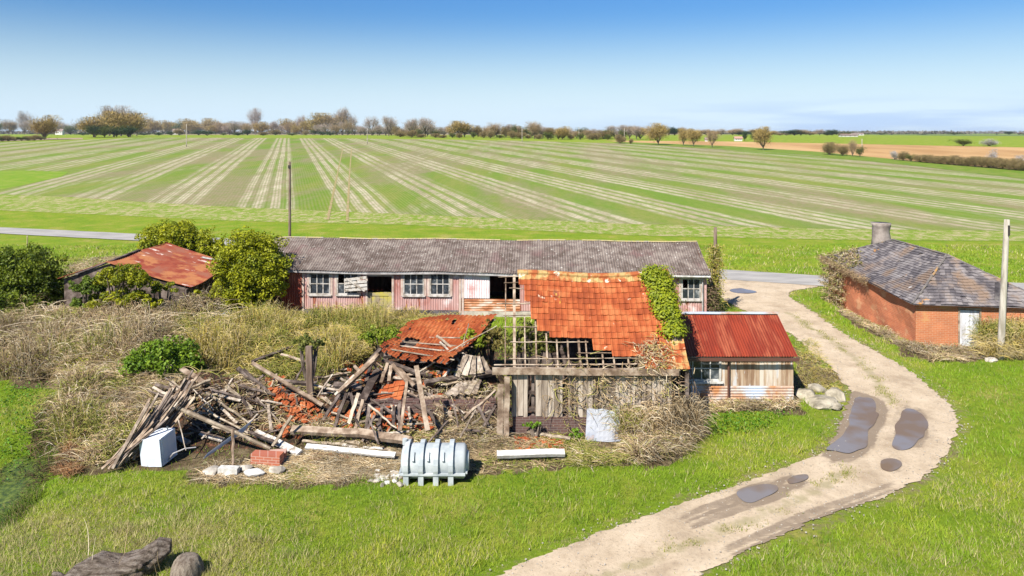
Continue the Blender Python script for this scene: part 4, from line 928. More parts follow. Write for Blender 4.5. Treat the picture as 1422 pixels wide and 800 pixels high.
for (poly, n, lb, gp) in (([(362, 528), (395, 524), (452, 580), (420, 592), (385, 560)], 105, 'loose orange roof tile sliding down left of the centre heap', 'loose tiles left of the centre heap'),
        ([(455, 568), (600, 575), (600, 596), (450, 598)], 75, 'broken roof tile in the rubble row behind the front beam', 'tiles in the rubble row'),
        ([(533, 497), (628, 514), (612, 536), (540, 520)], 34, 'tile slipped off the lower edge of the fallen roof', 'tiles slipped off the fallen roof'),
        ([(585, 528), (640, 545), (640, 575), (590, 560)], 16, 'roof tile lying beneath the level beam right of the tall board', 'tiles beneath the level beam'),
        ([(716, 608), (785, 606), (782, 626), (712, 626)], 70, 'smashed orange tile in the small pile behind the white beam', 'smashed tile pile by the tiled barn'),
        ([(480, 505), (530, 495), (520, 540), (490, 535)], 14, 'tile caught between the rafters left of the peak', 'tiles caught between the rafters'),
        ([(385, 590), (430, 597), (420, 612), (395, 606)], 8, 'tile lying by the flaking white beam', 'tiles by the flaking white beam')):
    k = 0
    while k < n:
        x, y = random.uniform(360, 790), random.uniform(490, 630)
        if not inpoly(np.array([x]), np.array([y]), poly)[0]: continue
        sm = 'smashed' in lb; p = hit(x, y, random.uniform(.03, .09) if sm else random.uniform(.08, .3)); tile_at(p, random.uniform(-3, 3) if sm else random.uniform(-.7, .7) - .3, random.uniform(-.2, .3) if sm else random.uniform(.1, .7), random.uniform(-.3, .3), lb, gp, .6 if sm else .85); k += 1
# upright post
a = at(432, 552, 25.4); b = at(429, 481, 25.4)
mb = MB(); mb.beam((a.x, a.y, .1), b, .21, .2, (0, 1, 0), 4, .01); tag(mb.build('post', MT['pole_dark']), 'dark brown upright post standing alone left of the centre heap', 'post')

# ------------------------------------------------------------------ oil tank
def oil_tank():
    t = thing('oil_tank', 'pale grey ribbed plastic oil tank lying in front of the heap', 'oil tank', (-2.25, 20.95, 0))
    cx, cy, cz, r, l = -2.25, 20.95, .48, .48, 1.9
    prof = [(-l / 2, .05), (-l / 2, r * .55), (-l / 2 + .03, r * .86), (-l / 2 + .09, r), (l / 2 - .09, r), (l / 2 - .03, r * .86), (l / 2, r * .55), (l / 2, .05)]
    mb = MB(); mb.tube([(cx + x, cy, cz) for x, _ in prof], [q for _, q in prof], 40); 
    mb.build('body', MT['tank'], t, smooth=True)
    bx = [cx - .83 + k * .425 for k in range(4)]
    for x in bx:
        mb = MB(); w = .13; n = 14; ring = []
        for k in range(n + 1):
            an = math.pi * (-.12 + 1.24 * k / n); ring.append((math.cos(an), math.sin(an)))
        for k in range(n):
            (a0, b0), (a1, b1) = ring[k], ring[k + 1]; R0_, R1_ = r - .02, r + .10
            P = lambda xx, a_, b_, rr_: Vector((xx, cy + a_ * rr_, cz + b_ * rr_))
            mb.hexa([P(x, a0, b0, R0_), P(x + w, a0, b0, R0_), P(x + w, a1, b1, R0_), P(x, a1, b1, R0_), P(x, a0, b0, R1_), P(x + w, a0, b0, R1_), P(x + w, a1, b1, R1_), P(x, a1, b1, R1_)])
        mb.build('rib', MT['tank'], t)
        mb = MB(); mb.box((x + w / 2, cy - .44, .2), (w + .02, .18, .42)); mb.box((x + w / 2, cy + .44, .2), (w + .02, .18, .42)); mb.box((x + w / 2, cy, .1), (w, .8, .2)); mb.build('foot', MT['tank'], t)
    mb = MB(); mb.box((cx, cy - r - .03, cz - .17), (l - .06, .1, .045)); mb.box((cx, cy + r + .02, cz - .17), (l - .06, .1, .045)); mb.box((cx + l / 2 + .0, cy, cz - .17), (.05, 2 * r * .9, .045)); mb.box((cx - l / 2, cy, cz - .17), (.05, 2 * r * .9, .045)); mb.build('flange', MT['tank'], t)
    for k in range(3):
        mb = MB(); x = bx[k] + .27; mb.box((x, cy - .40, cz + .28), (.05, .1, .26), 0, Matrix.Rotation(R(-40), 3, 'X')); mb.build('slot_rib', MT['tank'], t)
    mb = MB(); mb.tube([(bx[0] - .03, cy - .02, cz + r), (bx[0] - .03, cy - .02, cz + r + .16)], .075, 12); mb.build('cap', MT['tank'], t, smooth=False)
    mb = MB(); mb.tube([(cx + l / 2 - .01, cy, cz), (cx + l / 2 + .05, cy, cz)], [.3, .26], 20); mb.build('end_cap', MT['tank'], t)
oil_tank()
# ------------------------------------------------------------------ white appliance
fg = thing('fridge', 'dumped white box appliance tilted on its side below the left timber bundle', 'appliance', (-10.75, 21.95, 0))
rz = R(-9); tl_ = Matrix.Rotation(R(-4), 3, 'Y') @ Matrix.Rotation(R(3), 3, 'X')
fm = Matrix.Rotation(rz, 3, 'Z') @ tl_; fc = Vector((-10.78, 21.95, .43))
def fbox(name, c, s, mt, par=None): mb = MB(); mb.box(fc + fm @ Vector(c), s, rz, tl_); return mb.build(name, MT[mt], fg if par is None else par)
fbox('body', (0, .03, 0), (.68, .70, .84), 'fridge'); dn = fbox('door', (0, -.36, .0), (.67, .05, .83), 'fridge')
fbox('seal', (0, -.327, 0), (.64, .015, .80), 'gutter'); fbox('side_panel', (.343, .03, .0), (.01, .58, .72), 'bluesheet'); mb = MB(); mb.tube([fc + fm @ Vector((.22, .2, .4)), fc + fm @ Vector((.22, .2, .56))], .025); mb.build('pipe_stub', MT['white'], fg)
mb = MB(); mb.tube([fc + Vector((.3, -.1, -.4)), fc + Vector((.55, -.2, -.1)), fc + Vector((.85, -.1, .0)), fc + Vector((1.1, .1, -.05))], .02); mb.build('hose', MT['gutter'], fg)
# ------------------------------------------------------------------ rubble
def rock(name, c, s, mt, label, cat, group=None, seed=0, rz=0, sub=2, flat=0):
    import bmesh
    bm = bmesh.new(); bmesh.ops.create_icosphere(bm, subdivisions=sub, radius=1); rd = random.Random(seed + 100)
    cuts = [(Vector((rd.uniform(-1, 1), rd.uniform(-1, 1), rd.uniform(-.6, 1))).normalized(), rd.uniform(.5, .8)) for _ in range(9)]
    mb = MB(); M_ = Matrix.Rotation(rz, 3, 'Z')
    for v in bm.verts:
        p = v.co.copy()
        for n, d in cuts:
            q = p.dot(n)
            if q > d: p -= n * (q - d)
        p *= 1 + .07 * math.sin(p.x * 9 + seed) * math.cos(p.y * 8)
        p = M_ @ Vector((p.x * s[0], p.y * s[1], p.z * s[2])); mb.v.append(tuple(Vector(c) + p))
    for f in bm.faces: mb.f.append(tuple(v.index for v in f.verts)); mb.a.append(.5)
    bm.free(); return tag(mb.build(name, MT[mt]), label, cat, group)
g_ = lambda px, py, z=0: Vector((*gnd(px, py), z))
mb = MB(); c = g_(369, 650); mb.box(c + Vector((0, .15, .2)), (.92, .30, .38), R(-8)); mb.box(c + Vector((.22, .42, .16)), (.5, .3, .32), R(10)); mb.box(c + Vector((-.3, .5, .1)), (.3, .28, .2), R(30)); mb.box(c + Vector((.1, .36, .29)), (.7, .1, .05), R(15)); tag(mb.build('brick_lump', MT['brick_rubble']), 'broken lump of red brickwork lying before the flaking white beam', 'brickwork')
rock('concrete_slab', g_(293, 662, .16), (.30, .34, .10), 'concrete', 'leftmost pale rounded slab in the grass below the heap', 'slab', None, 1, .3)
mb = MB(); mb.box(g_(318, 662, .2), (.58, .22, .16), R(-4)); mb.box(g_(312, 664, .07), (.3, .2, .1), R(10)); tag(mb.build('concrete_block', MT['white']), 'white block between the rounded slab and the pinkish slab', 'block')
rock('concrete_slab', g_(338, 657, .16), (.30, .2, .1), 'concrete', 'small tan slab left of the brickwork lump', 'slab', None, 3)
rock('concrete_slab', g_(354, 663, .18), (.36, .22, .13), 'white', 'pinkish white slab just below the brickwork lump', 'slab', None, 4)
rock('concrete_slab', g_(385, 659, .16), (.26, .2, .12), 'concrete', 'grey slab end right below the brickwork lump', 'slab', None, 5)
for k in range(22):
    rock('rubble_piece', g_(random.uniform(515, 557), random.uniform(655, 676), .05), (random.uniform(.07, .2), random.uniform(.07, .16), random.uniform(.04, .09)), random.choice(('concrete', 'white', 'concrete')), 'chalky white rubble piece heaped left of the tank', 'rubble', 'white rubble left of the tank', 10 + k, k)
for k in range(18):
    rock('rubble_piece', hit(random.uniform(440, 690), random.uniform(570, 604), .08), (random.uniform(.07, .15), random.uniform(.06, .12), random.uniform(.04, .08)), random.choice(('concrete', 'brick_rubble', 'brick_rubble')), 'brick or mortar lump in the rubble row behind the front beam', 'rubble', 'brick lumps behind the front beam', 40 + k, k, 1)
mb = MB(); a, b = g_(282, 642, .1), g_(338, 622, .5); n = 32; w3 = Vector((.22, .2, .3))
mb.grid(lambda i, j: a.lerp(b, i / 8) + w3 * (j / n) * (.4 + .6 * i / 8) + Vector((0, 0, .02 * math.sin(j * 1.2))), 8, n); tag(mb.build('ribbed_sheet', MT['bluesheet']), 'ribbed blue grey sheet sliding from the left heap onto the grass', 'sheet')
mb = MB(); mb.box(g_(447, 640, .05) + Vector((0, .2, 0)), (.9, .5, .04), .3); mb.box(g_(470, 638, .08) + Vector((0, .2, 0)), (.7, .4, .03), -.2, Matrix.Rotation(.1, 3, 'X')); tag(mb.build('rusty_sheet', MT['rustred']), 'flat rusty brown sheet below the long white fascia board', 'sheet')
# stones right of the shed
for k, (px, py, sx, sy, sz, lb) in enumerate(((1116, 552, .42, .5, .28, 'pale boulder touching the corner of the red roofed shed'), (1140, 560, .75, .6, .24, 'widest flat grey white slab beside the red roofed shed'), (1163, 553, .45, .42, .26, 'right hand pale boulder beside the long puddle'), (1133, 541, .5, .4, .2, 'rear pale slab behind the widest slab beside the shed'), (1157, 566, .35, .3, .15, 'small front boulder at the edge of the slabs beside the shed'))):
    rock('boulder', g_(px, py, sz * .4), (sx, sy, sz), 'stone', lb, 'boulder', None, 70 + k, k, 3)
rock('pale_stone', g_(947, 622, .2), (.17, .15, .27), 'stone', 'small upright buff stone in the grass below the tiled barn', 'stone', None, 90)
rock('kerb_stone', g_(1376, 502, .08), (.3, .2, .15), 'concrete', 'grey stone block at the foot of the right hand pole', 'stone', None, 91)
# sheet leaning on tiled barn
mb = MB(); a, b, c, d = g_(813, 614, .02), g_(862, 614, .02), at(860, 569, 23.75), at(815, 568, 23.75)
mb.grid(lambda i, j: a.lerp(b, i / 8).lerp(d.lerp(c, i / 8), j / 6) + Vector((0, .03 * math.sin(i * .9 + j), .02 * math.sin(i * 2) * (j == 6))), 8, 6); mb.grid(lambda i, j: a.lerp(b, i / 8).lerp(d.lerp(c, i / 8), j / 6) + Vector((0, .012 + .03 * math.sin(i * .9 + j), .02 * math.sin(i * 2) * (j == 6))), 8, 6)
tag(mb.build('iron_sheet', mat('blistered_pale_sheet', [(.28, .17, .11), (.27, .29, .33), (.33, .34, .36)], 1.6, lo=.3, hi=.55, rough=.55, bmp=.1)), 'blistered pale blue iron sheet leaning on the brambles of the tiled barn', 'sheet')
# ------------------------------------------------------------------ fallen log and stump, front left
lg = thing('fallen_log', 'gnarled weathered grey log lying in the grass at the bottom left', 'log', (-9.2, 16.4, 0))
mb = MB(); n, m_ = 60, 44; path = [(-9.95, 15.7, .02), (-9.65, 15.9, .16), (-9.2, 16.1, .28), (-8.8, 16.2, .18), (-8.45, 16.3, .22), (-8.1, 16.5, .40), (-7.85, 16.6, .48)]; rads = [.18, .28, .30, .28, .32, .28, .13]
def lp(t):
    q = t * (len(path) - 1); k = min(int(q), len(path) - 2); f = q - k; f = f * f * (3 - 2 * f); return Vector(path[k]).lerp(Vector(path[k + 1]), f), rads[k] * (1 - f) + rads[k + 1] * f
def lpt(i, j):
    c, r = lp(j / n); an = 2 * math.pi * i / m_; tw = an + j * .02
    r *= 1 + .10 * math.sin(3 * tw + j * .12) + .055 * math.sin(9 * tw + .5 * math.sin(j * .4)) + .035 * math.sin(17 * tw) + .10 * (float(vn(i * .0 + math.cos(an) * 2 + 5, j * .12 + math.sin(an) * 2, 9)) - .5)
    if j in (0, n): r *= .2
    return c + Vector((-.25 * math.cos(an), .9 * math.cos(an), math.sin(an))) * r
mb.grid(lpt, m_, n); mb.build('log', MT['log'], lg, smooth=True)
mb = MB(); mb.tube([(-9.7, 15.8, .1), (-9.95, 15.8, .3), (-10.05, 15.75, .38)], [.1, .07, .04], 8); mb.tube([(-8.3, 16.1, .3), (-8.2, 15.9, .42)], [.08, .03], 7); mb.build('branch_stub', MT['log'], lg, smooth=True)
mb = MB(); sc_ = Vector((-7.35, 16.25, -.06)); 
def spt(i, j):
    an = 2 * math.pi * i / 40; q = j / 14 * math.pi * .5; r = .36 * math.cos(q) ** .5 if j < 14 else .01; z = -.1 + .62 * math.sin(q)
    r *= 1 + .05 * math.sin(3 * an) + .03 * math.sin(14 * an + math.sin(j)) ; return sc_ + Vector((math.cos(an) * r, math.sin(an) * r * 1.1, z))
mb.grid(spt, 40, 14); tag(mb.build('stump', MT['log_end'], smooth=True), 'rounded cross grained stump right of the gnarled log', 'stump')

# ------------------------------------------------------------------ poles
def pole(name, base, top, r0, r1, mt, lb, extra=None, cat='pole', group=None):
    t = thing(name, lb, cat, tuple(base), group); mb = MB(); b, tp_ = Vector(base), Vector(top); mb.tube([b.lerp(tp_, k / 6) for k in range(7)], [r0 + (r1 - r0) * k / 6 for k in range(7)], 10); mb.build('shaft', MT[mt], t, smooth=True)
    return t
b = g_(1389, 500); t = pole('utility_pole', b, b + Vector((.30, 0, 6.2)), .15, .11, 'pole', 'pale grey wooden pole standing before the brick outbuilding')
mb = MB(); mb.beam(b + Vector((.29, -.14, 5.5)), b + Vector((.29, -.14, 5.95)), .07, .05, (0, 1, 0)); mb.build('bracket', MT['dark'], t)
mb = MB(); mb.beam(at(1385, 392, 33.4) , at(1384, 428, 33.3), .22, .04, (0, 1, 0)); tag(mb.build('board', MT['tar']), 'narrow dark board propped against the slate eave behind the grey pole', 'board')
t = pole('utility_pole', (-17.9, 58, 0), (-17.9, 58, 7.7), .12, .09, 'pole_dark', 'thin dark brown pole rising behind the left end of the long barn')
mb = MB(); mb.beam((-18.0, 57.9, 7.3), (-17.8, 57.9, 7.3), .05, .25); mb.build('bracket', MT['dark'], t)
t = pole('utility_pole', (11.35, 40.2, 0), (11.35, 40.2, 4.75), .15, .09, 'pole_dark', 'creeper covered pole at the right end of the long barn')
pole('marker_post', (*gnd(38, 343), 0), (gnd(38, 343)[0], gnd(38, 343)[1], 1.0), .06, .05, 'ridge', 'little yellow marker post in the grass by the lane at the far left', cat='marker post')
for px, py, h_, lb in ((259, 204, 32, 'far pale pole in the field left of centre'), (510, 200, 22, 'far pale pole at the field edge below the bare tree gap'), (725, 197, 18, 'leftmost of three far pale poles right of centre'), (804, 194, 17, 'middle of three far pale poles right of centre'), (867, 196, 18, 'rightmost of three far pale poles right of centre'), (818, 194, 6, 'tiny far pole beside the middle pole'), (1197, 207, 14, 'far pole in the hedge of the ploughed field')):
    x, y = gnd(px, py); z = float(G(y)); pole('far_pole', (x, y, z), (x, y, z + h_ / F * y), .16, .13, 'concrete', lb)

# ------------------------------------------------------------------ foliage builders
def leaf_mesh(name, centers, normals, size, cols, m, parent=None, origin=None, aspect=.6):
    n = len(centers); c = np.asarray(centers); nn_ = np.asarray(normals); nn_ = nn_ / (np.linalg.norm(nn_, axis=1, keepdims=True) + 1e-9)
    r = RNG.normal(size=(n, 3)); u = np.cross(nn_, r); u /= (np.linalg.norm(u, axis=1, keepdims=True) + 1e-9); w = np.cross(nn_, u)
    s = (np.asarray(size) * RNG.uniform(.6, 1.3, n))[:, None]
    v = np.stack([c - u * s, c - w * s * aspect + nn_ * s * .15, c + u * s, c + w * s * aspect + nn_ * s * .15], 1).reshape(-1, 3)
    f = np.arange(n * 4).reshape(n, 4)
    return link_np(name, v, f, m, parent, False, origin, None, cols)
def clump_pts(c, rad, nclump, per, spread=.26, low=-.3):
    """leaf centres gathered in clumps over an uneven ellipsoid shell"""
    P, N, S = [], [], []
    for _ in range(nclump):
        while True:
            d = RNG.normal(size=3); d /= np.linalg.norm(d)
            if d[2] > low: break
        r = RNG.uniform(.5, 1.08); q = np.array(c) + d * rad * r; k = int(per * RNG.uniform(.5, 1.4)); cs = spread * np.mean(rad) * RNG.uniform(.6, 1.3)
        o = RNG.normal(size=(k, 3)); o /= np.linalg.norm(o, axis=1, keepdims=True); o *= cs * RNG.uniform(.5, 1, (k, 1)) ** .5; o[:, 2] *= .75
        P.append(q + o); N.append(o + RNG.normal(size=(k, 3)) * cs * .5 + np.array([0, 0, cs * .4])); S.append(np.full(k, RNG.uniform(0, 1)))
    return np.concatenate(P), np.concatenate(N), np.concatenate(S)
def leafcols(S, a, b, c=None, pc=.1):
    n = len(S); k = np.clip(S * .6 + RNG.uniform(0, .4, n), 0, 1)[:, None]; o = np.array(a) * (1 - k) + np.array(b) * k
    if c is not None: o[RNG.uniform(size=n) < pc] = c
    return o * RNG.uniform(.75, 1.25, (n, 1))
def limbs(mb, base, c, rad, n, r0):
    base = Vector(base); c = Vector(c)
    for k in range(n):
        d = Vector(RNG.normal(size=3)); d.z = abs(d.z) * .8 + .1; d.normalize(); e = c + Vector((d.x * rad[0], d.y * rad[1], d.z * rad[2])) * .8
        m_ = base.lerp(e, .5) + Vector((d.x, d.y, 0)) * .12 * rad[0]; mb.tube([base, m_, e], [r0, r0 * .6, r0 * .15], 6)
def bush(name, px, py, y, rad, ncl, per, size, ca, cb, label, cat='bush', group=None, lobes=None, trunk=True, cc=None, pc=.1, z0=None):
    """px,py: photo pixel of the crown centre at depth y"""
    c = at(px, py, y); gz = float(T(c.x, y)); t = thing(name, label, cat, (c.x, y, gz), group)
    P, N, S = [], [], []
    for (dx, dy, dz, k) in (lobes or [(0, 0, 0, 1)]):
        p, n, s = clump_pts(np.array(c) + np.array((dx, dy, dz)), np.array(rad) * k, max(4, int(ncl * k * k)), per); P.append(p); N.append(n); S.append(s)
    p, n, s = clump_pts(np.array(c), np.array(rad) * 1.22, max(4, ncl // 3), per // 2, .16, 0.0); P.append(p); N.append(n); S.append(s)
    P, N, S = np.concatenate(P), np.concatenate(N), np.concatenate(S); ok = P[:, 2] > gz - .1
    leaf_mesh('foliage', P[ok], N[ok], size, leafcols(S[ok], ca, cb, cc, pc), MT['leaf'], t)
    mb = MB(); limbs(mb, (c.x, y, gz - .1), c, rad, 9, .06 + .03 * rad[0]); mb.build('trunk', MT['bark'], t); return t
YG1, YG2 = (.10, .14, .006), (.42, .41, .012)
DG1, DG2 = (.045, .08, .006), (.17, .21, .012)
bush('ivy_tree', 347, 378, 39.2, (1.75, 1.5, 2.0), 190, 110, .066, YG1, YG2, 'large yellow green ivy clad tree at the left end of the long barn', 'tree', lobes=[(0, 0, .1, 1), (-.6, 0, -1.1, .7), (.6, -.2, -.6, .75), (.7, .1, 0.7, .5), (.2, 0, -1.6, .7)])
bush('ivy_tree', 243, 334, 48.5, (2.1, 1.5, 1.1), 150, 90, .075, YG1, YG2, 'rounded yellow green tree behind the rusty roofed shed', 'tree', lobes=[(0, 0, 0, 1), (-1.1, 0, -.5, .6), (1.2, 0, -.6, .65), (0, 0, -1.2, .8)])
bush('bush', 291, 346, 47.5, (.8, .8, .75), 30, 60, .09, YG1, YG2, 'small yellow green bush between the two ivy clad trees', lobes=[(0, 0, 0, 1), (0, 0, -.8, .9)])
bush('bush', 28, 388, 39.5, (2.0, 1.7, 1.6), 200, 95, .07, DG1, (.20, .24, .014), 'big dark green bush at the left edge of the yard', lobes=[(0, 0, 0, 1), (1.1, .3, -.7, .7), (-1.4, 0, -.3, .8), (.2, -.3, -1.2, .8), (2.2, .2, -1.2, .5)])
bush('bush', 4, 440, 37, (1.5, 1.2, 1.2), 60, 70, .08, DG1, DG2, 'lower dark bush under the big bush at the left edge', lobes=[(0, 0, 0, 1), (.8, 0, -.6, .6)])
bush('bush', 172, 388, 35.6, (1.15, .7, .62), 80, 60, .06, DG1, YG2, 'green bush growing over the near edge of the rusty roof', lobes=[(0, 0, 0, 1), (.9, 0, -.25, .6), (-.9, 0, -.2, .6), (0, -.1, -.9, .9), (1.0, 0, -1.2, .7), (-1.0, 0, -1.2, .7)])
bush('bush', 122, 400, 35.8, (.85, .6, .5), 36, 60, .07, DG1, (.16, .22, .02), 'low green bush left of the one overgrowing the rusty roof', lobes=[(0, 0, 0, 1), (-.2, 0, -.8, .9), (.6, 0, -1, .8)])
bush('bush', 225, 508, 28.2, (1.35, 1.1, .85), 80, 75, .065, (.06, .13, .01), (.21, .30, .015), 'bright green round bush above the left timber heap', lobes=[(0, 0, 0, 1), (-.7, -.1, -.35, .6), (.7, .1, -.1, .6)])
bush('ivy_bush', 281, 440, 36.6, (.75, .7, 1.0), 40, 60, .07, DG1, YG2, 'tall narrow ivy clump before the open end of the rusty roofed shed', lobes=[(0, 0, 0, 1), (.2, 0, -.8, .8), (-.2, 0, .8, .5)])
bush('ivy_bush', 228, 402, 36.3, (.7, .5, .35), 20, 55, .06, DG1, YG2, 'small green spray at the right of the near roof edge')
bush('bush', 536, 470, 31.5, (1.0, .6, .45), 36, 60, .055, (.10, .17, .01), (.28, .32, .03), 'yellow green patch of growth left of the fallen tile roof', lobes=[(0, 0, 0, 1), (-.5, 0, -.2, .6)])
bush('bush', 657, 476, 28.2, (.42, .4, .5), 30, 60, .05, (.14, .20, .01), (.32, .36, .02), 'bright lime green sprig right of the fallen tile roof', lobes=[(0, 0, 0, 1), (-.5, -.4, -.75, .6)])
bush('bush', 680, 478, 28.8, (.6, .5, .75), 40, 60, .055, (.12, .10, .03), (.26, .21, .05), 'olive brown bush behind the bare rafters')
bush('bush', 430, 478, 27.0, (.5, .4, .3), 20, 50, .05, (.08, .11, .02), (.2, .2, .04), 'tuft of olive leaves on top of the upright post')
bush('bush', 730, 480, 26.2, (.9, .5, .8), 50, 60, .05, (.10, .12, .02), (.24, .24, .05), 'olive growth seen through the bare rafters', lobes=[(0, 0, 0, 1), (.8, .3, -.2, .7)])
bush('weed', 800, 606, 23.5, (.25, .2, .2), 12, 40, .04, (.07, .16, .01), (.2, .32, .02), 'small green weed left of the blistered iron sheet', 'weed')
bush('weed', 742, 592, 23.6, (.3, .2, .14), 10, 36, .035, (.07, .16, .01), (.2, .32, .02), 'green weeds along the brick plinth of the tiled barn', 'weed')
bush('weed', 351, 628, 23.0, (.3, .2, .16), 12, 40, .035, (.07, .16, .01), (.2, .30, .02), 'green weed behind the brickwork lump', 'weed')
# ivy on the tiled roof (a hanging curtain of leaves along the right verge)
iv = thing('ivy', 'bright yellow green ivy hanging over the right verge of the tiled roof', 'ivy', (5.4, 26, 0))
P, N, S = [], [], []
for k in range(130):
    q = RNG.uniform(-.04, .68); xo = 4.95 + .55 * q + RNG.uniform(0, .75) * (.95 - .55 * q); p = np.array(tr_(xo, q, .14)); 
    if xo > 5.75: p[2] -= (xo - 5.75) * .7
    n = int(RNG.uniform(40, 90)); o = RNG.normal(size=(n, 3)) * np.array([.15, .12, .10]); P.append(p + o); N.append(o + np.array([0, -.12, .2])); S.append(np.full(n, RNG.uniform()))
P, N, S = map(np.concatenate, (P, N, S)); leaf_mesh('foliage', P, N, .05, leafcols(S, (.10, .15, .008), (.32, .34, .012)), MT['leaf'], iv)
mb = MB()
for k in range(9): x = 5.3 + .1 * k; mb.tube([(x, 23.9 + .02 * k, 0), (x + .1, 24.2, 1.4), tr_(5.5 + .03 * k, .7, .1), tr_(5.3 + .06 * k, .1, .1)], .025, 5)
mb.build('stem', MT['bark'], iv)

# ------------------------------------------------------------------ brambles and dead stems (curved ribbons)
def stems(name, bx, by, bz, ln, rise, cols, w=.014, segs=5, lean=None, label=None, cat=None, kind='stuff', parent=None, droop=1.0):
    n = len(bx); an = RNG.uniform(0, 2 * math.pi, n) if lean is None else lean; t = np.linspace(0, 1, segs + 1)
    bend = RNG.uniform(-1.0, 1.0, n)
    a2 = an[:, None] + bend[:, None] * t[None] ** 1.2
    hx = bx[:, None] + ln[:, None] * t * np.cos(a2); hy = by[:, None] + ln[:, None] * t * np.sin(a2)
    hz = bz[:, None] + rise[:, None] * (1.9 * t - droop * 1.35 * t * t) 
    px_ = -np.sin(a2); py_ = np.cos(a2); ww = (w * RNG.uniform(.6, 1.5, n))[:, None] * (1 - .75 * t)
    # three sided tube
    V = []
    for (s1, s2) in ((1, -.4), (-1, -.4), (0, 1)):
        V.append(np.stack([hx + px_ * ww * s1, hy + py_ * ww * s1, hz + ww * s2], -1))
    V = np.stack(V, 2)           # n, segs+1, 3, xyz
    v = V.reshape(-1, 3); base = (np.arange(n) * (segs + 1) * 3)[:, None, None]
    k = np.arange(segs)[None, :, None] * 3; e = np.arange(3)[None, None, :]; e2 = (e + 1) % 3
    f = np.stack([base + k + e, base + k + e2, base + k + 3 + e2, base + k + 3 + e], -1).reshape(-1, 4)
    cc = np.repeat(cols, segs * 3, axis=0)
    o = link_np(name, v, f, MT['dry'], parent, False, (0, 0, 0) if parent is None else None, None, cc)
    return tag(o, label, cat, kind=kind)
DRYC = 1.28 * np.array([(.46, .34, .18), (.36, .25, .13), (.54, .42, .25), (.28, .20, .11), (.32, .29, .08), (.58, .49, .34), (.20, .13, .08)])
GOLD = 1.15 * np.array([(.52, .38, .09), (.42, .35, .07), (.58, .46, .18), (.28, .27, .05), (.48, .38, .20)])
def pick(pal, n): return pal[RNG.integers(0, len(pal), n)] * RNG.uniform(.7, 1.2, (n, 1))
def sample(poly_px, n, clear=True):
    w = gpoly(poly_px); wx = [p[0] for p in w]; wy = [p[1] for p in w]; ox, oy = [], []; c = 0
    while c < n:
        x = RNG.uniform(min(wx), max(wx), n); y = RNG.uniform(min(wy), max(wy), n); ok = inpoly(x, y, w)
        if clear: ok &= ~blocked(x, y)
        ox.append(x[ok]); oy.append(y[ok]); c += ok.sum()
        if not ok.any(): break
    return np.concatenate(ox)[:n], np.concatenate(oy)[:n]
BLD = [[(-14.2, 39.5), (10.7, 38.6), (10.7, 45.5), (-14.2, 46)], [(.05, 23.7), (5.9, 23.7), (5.9, 29.1), (.05, 29.1)], [(5.9, 26.5), (10.6, 26.5), (10.6, 30.4), (5.9, 30.4)],
       [(18.8, 33.8), (24.7, 32.8), (24.7, 43.4), (18.8, 43.4)], [(-24, 36.4), (-16.8, 37.2), (-16.8, 44.2), (-24, 45)], [(-3.3, 20.4), (-1.2, 20.4), (-1.2, 21.5), (-3.3, 21.5)], [(-11.2, 21.5), (-10.3, 21.5), (-10.3, 22.4), (-11.2, 22.4)]]
def blocked(x, y):
    r = np.zeros(np.shape(x), bool)
    for b_ in BLD: r |= inpoly(x, y, b_)
    return r
GREENISH = np.array([(.24, .27, .04), (.30, .30, .05), (.40, .34, .10), (.18, .20, .04)])
def thicket(name, poly, n, L0, L1, r0, r1, pal, label, w=.014, clear=True, clumpy=.7, gz=0, cat='brambles'):
    x, y = sample(poly, int(n * 1.6), clear); d = fbm(x * .7, y * .7, hash(label) % 97); o = np.argsort(-d * clumpy - RNG.uniform(0, 1, len(x)) * (1 - clumpy * .5))[:n]; x, y = x[o], y[o]
    hs = .35 + 1.3 * vn(x * .75, y * .75, 77) ** 1.3
    c = pick(pal, n); pt = fbm(x * .55 + 31, y * .55, 15); gm = (pt > .60) & (RNG.uniform(size=n) < .75); c[gm] = pick(GREENISH, int(gm.sum())); bm_ = pt < .42; c[bm_] *= .62
    return stems(name, x, y, T(x, y) + gz, RNG.uniform(L0, L1, n) * .85, RNG.uniform(r0, r1, n) * hs, c, w * .85, label=label, cat=cat)
thicket('brambles', [(-80, 445), (60, 425), (130, 412), (240, 425), (300, 445), (300, 490), (215, 520), (120, 520), (60, 535), (-80, 530)], 24000, .4, 1.3, .35, 1.95, DRYC, 'grey brown bramble thicket filling the yard before the rusty roofed shed', w=.013)
thicket('brambles', [(110, 500), (215, 500), (240, 560), (190, 620), (150, 645), (95, 650), (75, 600)], 13000, .3, 1.0, .2, 1.15, DRYC, 'pale dead bramble bank left of the timber heap')
thicket('brambles', [(250, 470), (420, 455), (540, 455), (530, 490), (470, 530), (400, 535), (300, 530), (260, 515)], 13000, .35, 1.0, .3, 1.7, GOLD, 'golden bramble thicket behind the left and centre heaps')
thicket('brambles', [(320, 440), (640, 440), (640, 456), (540, 470), (300, 480)], 7000, .3, .8, .15, .75, GOLD, 'dry golden weeds along the foot of the long barn')
thicket('brambles', [(225, 530), (440, 540), (450, 600), (330, 615), (240, 600)], 1300, .3, 1.0, .15, .5, DRYC, 'twiggy brambles woven through the left heap')
thicket('brambles', [(395, 640), (540, 622), (560, 640), (550, 665), (400, 672), (280, 668), (290, 650)], 5500, .3, .8, .08, .30, DRYC[[0, 2, 5, 1]], 'flattened straw in front of the heap left of the tank', w=.010, cat='straw')
thicket('brambles', [(440, 598), (700, 596), (700, 622), (640, 618), (560, 618), (430, 615)], 2300, .3, .9, .12, .45, DRYC, 'dry bramble band between the centre heap and the tank')
